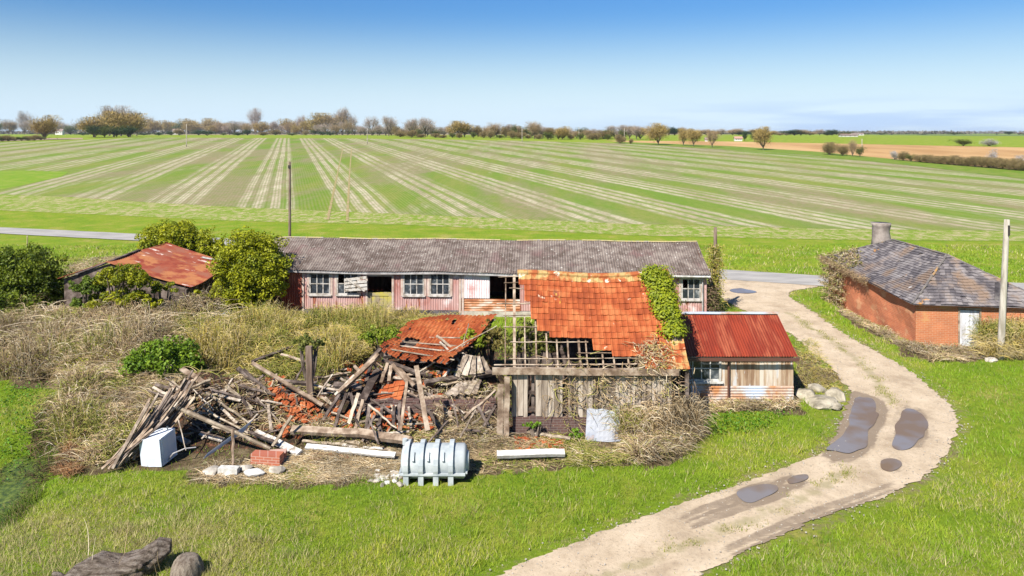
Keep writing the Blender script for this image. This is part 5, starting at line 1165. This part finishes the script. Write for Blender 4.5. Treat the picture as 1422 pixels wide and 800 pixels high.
thicket('brambles', [(655, 585), (700, 590), (812, 612), (830, 640), (700, 655), (655, 660)], 2400, .3, .7, .06, .22, DRYC[[0, 2, 1, 3]], 'dry straw right of the tank round the white beam', w=.010, cat='straw')
thicket('brambles', [(590, 560), (700, 560), (700, 598), (590, 600)], 420, .3, .9, .2, .7, DRYC, 'tall dead stalks growing before the low brick wall')
thicket('brambles', [(862, 604), (968, 601), (966, 612), (862, 616)], 1500, .4, 1.2, .8, 2.2, DRYC[[0, 1, 3, 2, 5]], 'tall tan brambles climbing the right end of the tiled barn wall', w=.014, clear=False)
thicket('brambles', [(872, 614), (962, 602), (968, 612), (935, 636), (880, 644)], 3600, .3, .9, .2, .95, DRYC, 'sprawling tan brambles spilling onto the grass below the tiled barn', w=.013)
thicket('brambles', [(790, 634), (880, 628), (900, 640), (800, 650)], 1300, .3, .7, .08, .28, DRYC, 'thin straw on the grass before the blistered iron sheet', w=.011)
thicket('brambles', [(950, 566), (1103, 560), (1106, 570), (955, 576)], 1800, .2, .6, .1, .4, DRYC, 'low dead growth along the iron skirt of the red roofed shed')
thicket('brambles', [(1170, 423), (1274, 482), (1285, 494), (1268, 491), (1165, 434)], 2600, .15, .5, .1, .4, DRYC, 'dead stalks along the side wall of the brick outbuilding')
thicket('brambles', [(1280, 488), (1350, 488), (1366, 498), (1290, 504)], 1800, .2, .7, .15, .6, DRYC, 'dead stalks at the foot of the brick front wall')
thicket('brambles', [(1363, 486), (1460, 484), (1470, 502), (1370, 500)], 7000, .4, 1.2, .8, 2.6, GOLD[[0, 4, 2, 4]], 'tall straw coloured creeper covering the wall right of the grey door', w=.015, clear=False)
thicket('brambles', [(75, 650), (110, 600), (112, 655), (100, 665)], 1400, .1, .4, .3, .8, np.array([(.35, .17, .07), (.42, .25, .12)]), 'rusty red dead reeds at the head of the ditch', cat='reeds')
thicket('brambles', [(100, 362), (165, 356), (170, 400), (80, 405)], 2500, .3, .9, .1, .5, DRYC, 'dry growth beside the ridge of the rusty roofed shed', clear=False)
thicket('brambles', [(1130, 470), (1176, 545), (1108, 548), (1104, 480)], 1500, .1, .35, .05, .15, GOLD, 'short dry grass between the red roofed shed and the track', w=.008, cat='dry grass')
thicket('brambles', [(70, 455), (290, 452), (290, 470), (60, 476)], 5500, .4, 1.2, 1.0, 2.1, DRYC, 'tall brown bramble bank hiding the front of the rusty roofed shed', clear=False, w=.02)
# creeper on walls, roofs and poles
def creeper(name, pts, n, spread, ln, pal, label, leafy=None, down=True):
    pts = np.array([list(p) for p in pts]); k = RNG.integers(0, len(pts), n); b_ = pts[k] + RNG.normal(size=(n, 3)) * np.array(spread)
    o = stems(name, b_[:, 0], b_[:, 1], b_[:, 2], RNG.uniform(.3, 1, n) * ln, RNG.uniform(-1, .5, n) * ln, pick(pal, n), .012, 4, kind=None, label=label, cat='creeper')
    if leafy:
        q = pts[RNG.integers(0, len(pts), leafy[0])] + RNG.normal(size=(leafy[0], 3)) * np.array(spread); leaf_mesh('foliage', q, RNG.normal(size=q.shape) + np.array([0, -.3, .8]), leafy[1], leafcols(RNG.uniform(size=len(q)), leafy[2], leafy[3]), MT['leaf'], o)
    return o
pts = [(19 - .25, 41.0 + 2.3 * a, 2.35 - 2.2 * b) for a in np.linspace(0, 1, 8) for b in np.linspace(0, 1, 6)] + [tuple(C3.lerp(C1, a).lerp(R1.lerp(R0, a), b) + Vector((0, 0, .12))) for a in np.linspace(0, .32, 6) for b in np.linspace(0, .55, 6) if a + b < .55]
creeper('creeper', pts, 1900, (.10, .2, .07), .32, DRYC, 'dead brown creeper over the far left corner of the slate roof', (1500, .06, (.09, .10, .02), (.25, .22, .06)))
pts = [tuple(C3.lerp(C1, a) + Vector((-.02, 0, .02))) for a in np.linspace(0, .55, 14)]
creeper('creeper', pts, 900, (.06, .2, .08), .35, DRYC[[3, 6, 1]], 'dark creeper fringe along the left eave of the slate roof')
pts = [(11.3, 40.1, z) for z in np.linspace(.1, 3.6, 16)]
creeper('creeper', pts, 1300, (.22, .2, .15), .4, GOLD, 'yellowing creeper wrapped round the pole at the end of the long barn', (1600, .06, (.12, .13, .02), (.34, .33, .04)))
pts = [(10.75, 39.2, z) for z in np.linspace(.1, 1.6, 8)]
creeper('creeper', pts, 700, (.2, .2, .15), .4, DRYC[[3, 6]], 'dark dead creeper at the corner below the downpipe of the long barn', (700, .06, (.04, .05, .01), (.10, .12, .02)))
pts = [tuple(tr_(x, q, .08)) for x in np.linspace(4.3, 5.2, 7) for q in np.linspace(.78, 1.0, 5)] + [(x, 23.85, z) for x in np.linspace(3.0, 5.5, 9) for z in np.linspace(.8, 2.1, 5)]
creeper('creeper', pts, 1100, (.16, .06, .12), .42, DRYC, 'leafless creeper over the lower right corner of the tiled roof')
pts = [(x, 23.88, z) for x in np.linspace(1.3, 3.0, 8) for z in np.linspace(.6, 2.2, 5)]
creeper('creeper', pts, 260, (.25, .04, .2), .7, DRYC[[3, 1, 4]], 'thin leafless creeper over the gap boards of the tiled barn')
x, y = sample([(-80, 445), (130, 412), (300, 440), (540, 440), (540, 490), (400, 530), (215, 520), (160, 600), (80, 640), (60, 540), (-80, 530)], 30000, True); pt = fbm(x * .8, y * .8, 63); kp = pt > .59; x, y = x[kp], y[kp]; n = len(x)
P = np.stack([x, y, T(x, y) + RNG.uniform(.1, .75, n)], 1)
tag(leaf_mesh('undergrowth', P, RNG.normal(size=P.shape) + np.array([0, 0, 1.0]), .04, leafcols(RNG.uniform(size=n), (.10, .13, .01), (.38, .36, .03)), MT['leaf'], None, (0, 0, 0)), 'olive and lime leafy patches among the brambles of the yard', 'undergrowth', kind='stuff')
thicket('brambles', [(60, 560), (112, 560), (105, 640), (60, 660), (20, 668), (30, 640)], 1500, .2, .6, .1, .5, np.array([(.10, .12, .03), (.20, .13, .06), (.14, .10, .05)]), 'dark weeds and stalks lining the ditch', cat='weeds')
thicket('reeds', [(-60, 640), (50, 640), (60, 680), (20, 720), (-60, 730)], 1600, .1, .35, .15, .5, np.array([(.12, .22, .02), (.20, .26, .03), (.30, .24, .10)]), 'short green reeds standing in the ditch at the left edge', cat='reeds', w=.01)
# arching pale canes over the left thicket
x, y = sample([(0, 440), (300, 430), (300, 500), (40, 520)], 330, True); n = len(x)
stems('canes', x, y, T(x, y), RNG.uniform(1.5, 3.2, n), RNG.uniform(.8, 1.7, n), pick(DRYC[[2, 5]], n), .02, 8, label='long pale arching canes over the yard thicket', cat='canes')
x, y = sample([(1180, 520), (200, 640), (60, 790), (240, 760)], 60, False); n = 20; x = RNG.uniform(-11.5, -6.5, n); y = RNG.uniform(15.8, 17.6, n)
stems('dead_stalks', x, y, T(x, y), RNG.uniform(.1, .5, n), RNG.uniform(.4, .8, n), pick(DRYC[[2, 5, 0]], n), .008, 5, label='thin pale dead stalks standing in the grass behind the log', cat='stalks', droop=.3)

# ------------------------------------------------------------------ grass blades
def grass(name, n, y0, y1, hmin, hmax, w, label):
    y = y0 * (y1 / y0) ** RNG.uniform(0, 1, n); x = RNG.uniform(-.80, .80, n) * y
    jx_, jy_ = RNG.normal(size=n) * .16, RNG.normal(size=n) * .16
    ok = ~inpoly(x + jx_, y + jy_, RIB) & ~blocked(x, y) & (abs(y - road_y(x)) > 1.9)
    dm = dry_mask(x, y); ok &= (~dm) | (RNG.uniform(size=n) < .16)
    x, y, dm = x[ok], y[ok], dm[ok]; n = len(x)
    d = np.ones(n, bool)
    for a in range(0, 360, 90): d &= ~inpoly(x + .45 * math.cos(R(a)), y + .45 * math.sin(R(a)), TRACK_POLY)
    big_ = fbm(x * .35, y * .35, 51); med = fbm(x * 1.6, y * 1.6, 52); tuft = vn(x * 3, y * 3, 53)
    h = RNG.uniform(hmin, hmax, n) * (.45 + .9 * med + .5 * (tuft > .75)) * np.where(d, 1, .35)
    k = np.clip((big_ - .42) * 2.6 + RNG.uniform(-.25, .25, n), 0, 1)[:, None]
    c = np.array([.225, .345, .022]) * (1 - k) + np.array([.47, .47, .055]) * k; dk = np.clip((fbm(x * .55 + 50, y * .55, 57) - .54) * 5, 0, .5)[:, None]; c = c * (1 - dk) + np.array([.09, .22, .012]) * dk
    c *= (.72 + .55 * med)[:, None]
    lf = 1.3 * np.clip((-x - 4) / 4, 0, 1) * np.clip((19.8 - y) / 2.2, 0, 1) + (big_ > .60) * .35 + .13 + np.where(d, 0, .45) + dm * .4 + .5 * np.clip((fbm(x * .25, y * .25, 88) - .60) * 6, 0, 1)
    st_ = RNG.uniform(size=n) < lf * .55; c[st_] = np.array([.50, .43, .20]) * RNG.uniform(.7, 1.15, (st_.sum(), 1)); h[st_] *= 1.25
    bz = T(x, y) - .03 + (fbm(x * .5, y * .5, 3) - .5) * .16
    an = RNG.uniform(0, math.pi, n); la = RNG.uniform(0, 2 * math.pi, n); ll = h * RNG.uniform(.2, .9, n)
    ww = w * RNG.uniform(.6, 1.4, n) * (.5 + y / y1 * .8)
    b1 = np.stack([x - np.cos(an) * ww, y - np.sin(an) * ww, bz], 1); b2 = np.stack([x + np.cos(an) * ww, y + np.sin(an) * ww, bz], 1)
    tp_ = np.stack([x + ll * np.cos(la), y + ll * np.sin(la), bz + h], 1)
    v = np.stack([b1, b2, tp_], 1).reshape(-1, 3); c *= RNG.uniform(.8, 1.2, (n, 1))
    tag(link_np(name, v, np.arange(n * 3).reshape(n, 3), MT['grass'], None, False, (0, 0, 0), None, c), label, 'grass', kind='stuff')
grass('grass', 380000, 14.5, 34, .05, .17, .010, 'bright green rough grass around the yard and track')
grass('grass', 90000, 34, 64, .10, .24, .03, 'green verge grass beyond the buildings')
# low tufts along the middle of the track
k = RNG.integers(0, len(MIDL), 9000); x = MIDL[k, 0] + RNG.normal(size=9000) * .22; y = MIDL[k, 1] + RNG.normal(size=9000) * .22; g_k = fbm(x * 1.6, y * 1.6, 66) > .53; x, y = x[g_k], y[g_k]; n = len(x); h = RNG.uniform(.02, .07, n); an = RNG.uniform(0, 3.14, n)
b1 = np.stack([x - np.cos(an) * .012, y - np.sin(an) * .012, np.full(n, .01)], 1); b2 = np.stack([x + np.cos(an) * .012, y + np.sin(an) * .012, np.full(n, .01)], 1); tp_ = np.stack([x + RNG.normal(size=n) * .03, y + RNG.normal(size=n) * .03, h + .03], 1)
tag(link_np('track_tufts', np.stack([b1, b2, tp_], 1).reshape(-1, 3), np.arange(n * 3).reshape(n, 3), MT['grass'], None, False, (0, 0, 0), None, pick(np.array([(.22, .27, .03), (.34, .32, .08), (.42, .36, .16)]), n)), 'sparse grass tufts along the middle of the track', 'grass tufts', kind='stuff')
# leafy weeds in grass by shed
x, y = sample([(960, 580), (1100, 575), (1060, 600), (960, 610)], 700, True); x2, y2 = sample([(0, 540), (105, 540), (60, 640), (0, 660)], 900, True); x = np.concatenate([x, x2]); y = np.concatenate([y, y2])
n = len(x); P = np.stack([x + RNG.normal(size=n) * .1, y + RNG.normal(size=n) * .1, T(x, y) + RNG.uniform(.03, .22, n)], 1)
tag(leaf_mesh('weeds', P, RNG.normal(size=P.shape) + np.array([0, 0, 1.2]), .045, leafcols(RNG.uniform(size=n), (.05, .13, .01), (.14, .28, .015)), MT['leaf'], None, (0, 0, 0)), 'broad leafed weeds in the grass by the red roofed shed and the ditch', 'weeds', kind='stuff')
# gravel stones scattered along the track edge
e = [tuple(p) for p in la] + [tuple(p) for p in lb_]; mb = MB()
for k in range(2600):
    if k % 3: q_ = random.randrange(NT); w_ = random.random(); x, y = la[q_][0] * (1 - w_) + lb_[q_][0] * w_, la[q_][1] * (1 - w_) + lb_[q_][1] * w_; s_ = random.uniform(.006, .016)
    else: p = random.choice(e); x, y = p[0] + random.gauss(0, .25), p[1] + random.gauss(0, .25); s_ = random.uniform(.008, .022)
    mb.rv(); mb.box((x, y, .035 + s_ * .2), (s_ * 2, s_ * 1.5, s_), random.random() * 3)
tag(mb.build('gravel', MT['concrete'], origin=(0, 0, 0)), 'loose stones scattered over the track', 'gravel', kind='stuff')

# ------------------------------------------------------------------ distant trees and hedges
def tree_proto(kind, seed):
    """unit-ish tree about 10 m tall at the origin; returns its Empty"""
    rd = np.random.default_rng(seed); t = thing(kind['name'], 'proto', kind['cat'], (0, 0, 0)); mb = MB(); ht, rx = 10.0, kind['rx']; th = kind['trunk']
    mb.tube([(0, 0, -.5), (.1, 0, th * .5), (.0, .1, th)], [.34, .26, .2], 7); tips = []
    for k in range(kind['limbs']):
        an = 6.283 * k / kind['limbs'] + rd.uniform(-.4, .4); up = rd.uniform(.45, 1); r = rx * rd.uniform(.45, 1) * math.sqrt(max(.05, 1.15 - up * up * .8)); e_ = Vector((r * math.cos(an), r * math.sin(an), th + (ht - th) * up * .93)); b_ = Vector((0, .05, th * rd.uniform(.4, 1)))
        m_ = b_.lerp(e_, .5) + Vector((math.cos(an), math.sin(an), .3)) * .5; mb.tube([b_, m_, e_], [.17, .1, .04], 5, False); tips += [m_.lerp(e_, .4), e_]
        for q in range(3):
            d = Vector(rd.normal(size=3)) * 1.1; d.z = abs(d.z) * .9; s_ = b_.lerp(e_, rd.uniform(.4, .9)); mb.tube([s_, s_ + d], [.07, .02], 4, False); tips.append(s_ + d)
    mb.build('trunk', MT['bark'], t)
    tips = np.array([list(p) for p in tips]); n = kind['n']; b_ = tips[rd.integers(0, len(tips), n)] + rd.normal(size=(n, 3)) * kind['sp']; b_[:, 2] = np.clip(b_[:, 2], kind.get('low', 2.0), ht * 1.02)
    if kind.get('leafy'):
        leaf_mesh('crown', b_, rd.normal(size=b_.shape) + np.array([0, 0, .6]), kind['ls'], leafcols(rd.uniform(size=n), kind['c1'], kind['c2']), MT['leaf'], t)
    else:
        ctr = np.array([0, 0, th * .6]); d = b_ - ctr; d /= np.linalg.norm(d, axis=1, keepdims=True); d = d + rd.normal(size=(n, 3)) * .5; d /= np.linalg.norm(d, axis=1, keepdims=True); ll = rd.uniform(.5, 1.5, n)[:, None]; sd_ = np.cross(d, rd.normal(size=(n, 3))); sd_ /= np.linalg.norm(sd_, axis=1, keepdims=True)
        v = np.stack([b_ - sd_ * kind['tw'], b_ + sd_ * kind['tw'], b_ + d * ll], 1).reshape(-1, 3); k = rd.uniform(size=(n, 1)); c = (np.array(kind['c1']) * (1 - k) + np.array(kind['c2']) * k)
        link_np('crown', v, np.arange(n * 3).reshape(n, 3), MT['twig'], t, False, None, None, c)
    return t
K = {
 'bare': dict(name='bare_tree', cat='tree', rx=4.2, trunk=2.6, limbs=12, n=2600, sp=.75, tw=.04, c1=(.22, .17, .13), c2=(.38, .30, .24), low=2.4),
 'brown': dict(name='budding_tree', cat='tree', rx=4.6, trunk=1.8, limbs=14, n=3000, sp=.85, tw=.06, c1=(.21, .14, .075), c2=(.38, .28, .15), low=.8),
 'orange': dict(name='budding_tree', cat='tree', rx=4.2, trunk=1.6, limbs=12, n=4200, sp=.95, tw=.085, c1=(.22, .15, .05), c2=(.38, .28, .09), low=.7),
 'green': dict(name='green_tree', cat='tree', rx=3.6, trunk=1.5, limbs=10, n=2200, sp=.9, leafy=1, ls=.27, c1=(.05, .075, .02), c2=(.16, .18, .03), low=.2),
 'dark': dict(name='evergreen_tree', cat='tree', rx=3.4, trunk=1.2, limbs=10, n=2600, sp=.9, leafy=1, ls=.27, c1=(.025, .05, .02), c2=(.06, .10, .025), low=.1),
 'hedge': dict(name='hedge_bush', cat='bush', rx=5.5, trunk=.6, limbs=12, n=4200, sp=1.3, tw=.13, c1=(.17, .11, .06), c2=(.26, .21, .08), low=.1),
 'bloss': dict(name='blossom_bush', cat='bush', rx=4.6, trunk=.6, limbs=10, n=2600, sp=1.2, leafy=1, ls=.28, c1=(.28, .25, .20), c2=(.55, .52, .50), low=.1)}
PROTO = {k: [tree_proto(v, 100 * i + s) for s in range(3)] for i, (k, v) in enumerate(K.items())}
used = set()
def tree(kind, px, base, top, wpx=None, label=None, group=None, depth=None):
    x, y = gnd(px, base)
    if depth: y = depth; x = (px - 711) / F * y
    z = float(G(y)); h = (base - top) / F * y if not depth else (H - (top - HY) / F * y) - z
    p = random.choice(PROTO[kind])
    if p.name in used: o = copy_tree(p)
    else: o = p; used.add(p.name)
    o.location = (x, y, z - .1); s_ = h / 9.6; sx = (wpx / F * y) / (2 * K[kind]['rx']) if wpx else s_ * random.uniform(.85, 1.2)
    o.scale = (sx, sx, s_); o.rotation_euler = (0, 0, random.uniform(0, 6.28)); o['label'] = label
    if group: o['group'] = group
    elif 'group' in o: del o['group']
    return o
NAMED = [('orange', 62, 194, 163, 30, 'orange brown tree standing alone at the far left of the field'), ('bare', 34, 186, 157, 22, 'grey bare tree left of the lone orange tree'),
 ('orange', 130, 190.5, 165, 36, 'orange bush tree at the left end of the dense far copse'), ('dark', 132, 191, 174, 22, 'dark evergreen bush in the left of the far copse'), ('green', 145, 191, 176, 20, 'green bush in the middle of the far copse'), ('bare', 152, 189, 151, 30, 'left bare crown above the far copse'), ('orange', 158, 190, 158, 40, 'broad orange crown in the middle of the far copse'),
 ('bare', 168, 189, 150, 36, 'tall bare crown above the far copse'), ('orange', 181, 190, 160, 36, 'orange crown at the right of the far copse'), ('dark', 178, 190.5, 175, 26, 'dark evergreen at the right foot of the far copse'), ('dark', 162, 190.5, 176, 18, 'small evergreen at the centre foot of the far copse'), ('bare', 190, 189, 157, 20, 'slim bare tree at the right end of the far copse'),
 ('brown', 206, 186.5, 164, 14, 'narrow brown tree right of the far copse'), ('orange', 233, 186.5, 169, 20, 'round budding tree left of the far white house'), ('orange', 262, 186.5, 167, 24, 'round brown tree right of the far white house'), ('orange', 291, 186.5, 166, 24, 'pale brown tree halfway between the copse and the tall bare tree'),
 ('bare', 354, 186.5, 154, 20, 'tall lone bare tree above the dark pole'), ('orange', 401, 187, 167, 24, 'rounded olive tree right of the tall lone bare tree'), ('bare', 418, 187, 162, 14, 'small bare tree between two olive crowns'), ('orange', 445, 187.5, 160, 32, 'olive budding tree left of the highest central crown'),
 ('bare', 476, 187.5, 152, 24, 'highest bare crown in the central tree belt'), ('brown', 468, 187.5, 160, 40, 'broad brown crown below the highest bare crown'), ('bare', 489, 187.5, 161, 14, 'leaning bare tree right of the highest central crown'), ('green', 437, 187.5, 179, 14, 'green bush under the olive budding tree'),
 ('bare', 516, 188, 164, 22, 'first bare tree right of the central gap'), ('green', 527, 188.5, 176, 12, 'green bush under the first bare tree'), ('bare', 540, 189, 163, 24, 'second bare tree right of the central gap'), ('bare', 572, 189.5, 166, 24, 'left of the two spreading bare oaks'), ('bare', 591, 190, 165, 28, 'right of the two spreading bare oaks'), ('green', 580, 190.5, 180, 16, 'green bush between the spreading bare oaks'),
 ('orange', 638, 190.5, 170, 30, 'broad rusty crown right of the spreading oaks'), ('brown', 686, 191, 172, 22, 'brown tree near the middle of the horizon'), ('green', 714, 192.5, 174, 10, 'narrow green trunked tree at the middle of the horizon'), ('brown', 742, 193, 170, 22, 'brown crown left of a green bush right of centre'), ('green', 761, 194, 183, 14, 'round green bush right of centre'), ('orange', 781, 194, 177, 18, 'ochre tree right of the round green bush'),
 ('orange', 914, 201.5, 174, 26, 'ochre lone tree at the corner of the ploughed field'), ('orange', 949, 202.5, 181, 14, 'left of three close ochre trees at the ploughed field'), ('orange', 963, 203.5, 181, 18, 'middle of three close ochre trees at the ploughed field'), ('brown', 989, 205, 182, 18, 'right of three close ochre trees at the ploughed field'), ('hedge', 861, 199.5, 188, 14, 'brown bush at the field edge right of centre'), ('hedge', 876, 200, 193, 6, 'tiny brown bush at the field edge'),
 ('orange', 1060, 208.5, 179, 22, 'ochre lone tree on the edge of the ploughed field'), ('hedge', 1152, 215.5, 199, 20, 'left brown bush of the hedge clump in the ploughed field edge'), ('hedge', 1170, 216.5, 202, 16, 'second brown bush of the hedge clump'), ('brown', 1184, 217.5, 195, 12, 'tallest bush of the hedge clump'), ('green', 1194, 218.5, 203, 11, 'green bush at the right of the hedge clump'),
 ('bloss', 1243, 222.5, 210, 12, 'white blossoming bush at the left of the right hand hedge'), ('hedge', 1254, 223.5, 211, 14, 'brown bush beside the white blossom'), ('green', 1265, 224.5, 214, 12, 'green bush in the right hand hedge'), ('bloss', 1338, 229.5, 219, 16, 'second white blossoming bush in the right hand hedge'), ('bloss', 1378, 233, 208, 14, 'tall pale blossoming bush near the right edge'), ('bloss', 1420, 236, 216, 16, 'pale blossoming bush at the right edge'),
 ('bloss', 1374, 203, 193, 20, 'far white blossom bush beyond the ploughed field'), ('green', 1338, 203, 193, 22, 'far green bush beyond the ploughed field'), ('green', 1048, 196.5, 184, 12, 'bright green far tree left of the ochre lone tree'), ('dark', 1034, 196, 182, 6, 'dark narrow far evergreen near the far houses')]
for kd_, px, b_, t_, w_, lb in NAMED: tree(kd_, px, b_, t_, w_, lb)
for k in range(16): px = 1278 + 9.5 * k; tree('hedge', px, 225.5 + (px - 1278) * .085, 214 + (px - 1278) * .06 + random.uniform(-2, 2), 17, 'brown bush in the run of the right hand hedge', 'bushes in the right hand hedge')
for k in range(14): tree(random.choice(('hedge', 'hedge', 'green')), -60 + 9 * k, 198.5 - .3 * k, 190 + random.uniform(-1, 1) - .1 * k, 14, 'low dark bush in the short hedge at the far left', 'bushes in the far left hedge')
def belt(x0, x1, n, b0, b1, t0, t1, kinds, lb, gp, w=(12, 26), depth=None):
    for k in range(n):
        px = x0 + (x1 - x0) * (k + random.uniform(-.3, .3)) / n; q = (px - x0) / (x1 - x0); tree(random.choice(kinds), px, b0 + (b1 - b0) * q + random.uniform(-.3, .5), t0 + (t1 - t0) * q + random.uniform(-4, 3), random.uniform(*w), lb, gp, depth)
belt(-60, 330, 34, 187.0, 186.0, 170, 174, ('bare', 'bare', 'brown', 'green', 'brown', 'orange'), 'hazy small tree in the belt behind the left of the field', 'trees in the left belt')
belt(300, 500, 22, 187.0, 187.5, 173, 172, ('bare', 'bare', 'brown', 'orange'), 'hazy small tree in the belt behind the middle of the field', 'trees in the middle belt')
belt(500, 900, 44, 188.2, 193.5, 175, 181, ('brown', 'brown', 'bare', 'bare', 'hedge', 'green'), 'hazy small tree in the belt right of the middle', 'trees in the right of middle belt')
belt(120, 500, 20, 188, 188, 183, 183, ('green', 'hedge', 'dark'), 'low bush at the foot of the far belt', 'bushes at the foot of the far belt', (8, 18))
belt(560, 860, 22, 190.5, 194.5, 184, 188, ('hedge', 'green', 'hedge'), 'low bush along the far hedge right of the middle', 'bushes along the far hedge', (8, 16))
belt(850, 1180, 30, 192, 195, 178, 184, ('brown', 'bare', 'orange', 'brown', 'dark'), 'far tree beyond the ploughed field', 'far trees beyond the ploughed field', (12, 24), 760)
belt(1000, 1500, 34, 190, 190, 184.5, 186, ('brown', 'green', 'bare', 'dark'), 'very far small tree in the green country at right', 'very far trees at right', (8, 18), 1100)
for pl_ in PROTO.values():
    for p in pl_:
        if p.name not in used:
            for ch in list(p.children): bpy.data.objects.remove(ch)
            bpy.data.objects.remove(p)
# far-off woods as one mass
P, N, S = [], [], []
for y, z0, z1, dn in ((1700, 7.6, 15, 700), (2600, 7.6, 18, 800), (4200, 7.6, 24, 700)):
    x = RNG.uniform(-.85, .85, dn) * y; keep_ = vn(x / 240, x * 0 + y, 3) > .30; x = x[keep_]
    for xx in x:
        k = 14; h_ = (z1 - z0) * RNG.uniform(.5, 1); o = RNG.normal(size=(k, 3)) * np.array([9, 6, 0]); o[:, 2] = RNG.uniform(0, h_, k); P.append(np.array([xx, y, z0]) + o); N.append(RNG.normal(size=(k, 3)) + np.array([0, -1, .5])); S.append(np.full(k, RNG.uniform()))
P, N, S = map(np.concatenate, (P, N, S)); tag(leaf_mesh('distant_woodland', P, N, 3.4, leafcols(S, (.06, .055, .045), (.16, .14, .09)), MT['twig'], None, (0, 0, 0)), 'far off low woods along the horizon', 'woods', kind='stuff')
# far houses
def house(px, base, wpx, hpx, lb, wall=(.6, .58, .54), roofc=(.22, .16, .14)):
    x, y = gnd(px, base); z = float(G(y)); w, h_ = wpx / F * y, hpx / F * y; t = thing('far_house', lb, 'house', (x, y, z)); d = w * .5
    mb = MB(); mb.box((x, y, z + h_ * .3), (w, d, h_ * .6)); mb.face([(x - w / 2, y - d / 2, z + h_ * .6), (x - w / 2, y + d / 2, z + h_ * .6), (x - w / 2, y, z + h_)]); mb.face([(x + w / 2, y - d / 2, z + h_ * .6), (x + w / 2, y + d / 2, z + h_ * .6), (x + w / 2, y, z + h_)]); mb.build('wall', plain('house_wall', wall, .9), t)
    mb = MB(); e_ = .3
    for s_ in (-1, 1): mb.hexa([(x - w / 2 - e_, y + s_ * (d / 2 + e_), z + h_ * .6 - .1), (x + w / 2 + e_, y + s_ * (d / 2 + e_), z + h_ * .6 - .1), (x + w / 2 + e_, y, z + h_), (x - w / 2 - e_, y, z + h_), (x - w / 2 - e_, y + s_ * (d / 2 + e_), z + h_ * .6 + .1), (x + w / 2 + e_, y + s_ * (d / 2 + e_), z + h_ * .6 + .1), (x + w / 2 + e_, y, z + h_ + .2), (x - w / 2 - e_, y, z + h_ + .2)])
    mb.build('roof', plain('house_roof', roofc, .9), t)
    for k in range(3): mb = MB(); mb.box((x - w * .3 + w * .3 * k, y - d / 2 - .02, z + h_ * .35), (w * .09, .06, h_ * .18)); mb.build('window', MT['dark'], t)
house(83, 187.2, 10, 8, 'far white house among the trees left of the copse'); house(246, 187.0, 11, 8, 'far white house left of the middle'); house(1025, 196, 10, 6, 'far white house among the trees right of the ochre trees', roofc=(.35, .2, .15)); house(981, 196.5, 4, 5, 'tiny far white gable behind the ochre trees'); house(1178, 190, 22, 3, 'long low far white building beyond the ploughed field'); house(1190, 188, 16, 3, 'far pale roof behind the long low building')
# air
mb = MB(); mb.box((0, 3850, 24), (14000, 8300, 51.5)); hz = mb.build('haze', MT['dark'], origin=(0, 0, 0)); tag(hz, 'thin pale haze over the far land', 'haze', kind='stuff')
hm = bpy.data.materials.new('thin_haze'); hm.use_nodes = True; t = hm.node_tree; t.nodes.remove(t.nodes['Principled BSDF']); pv = t.nodes.new('ShaderNodeVolumePrincipled'); pv.inputs['Color'].default_value = (.80, .88, .98, 1); pv.inputs['Density'].default_value = .00007; pv.inputs['Anisotropy'].default_value = .1
L(t, pv.outputs[0], t.nodes['Material Output'].inputs['Volume']); hz.data.materials[0] = hm
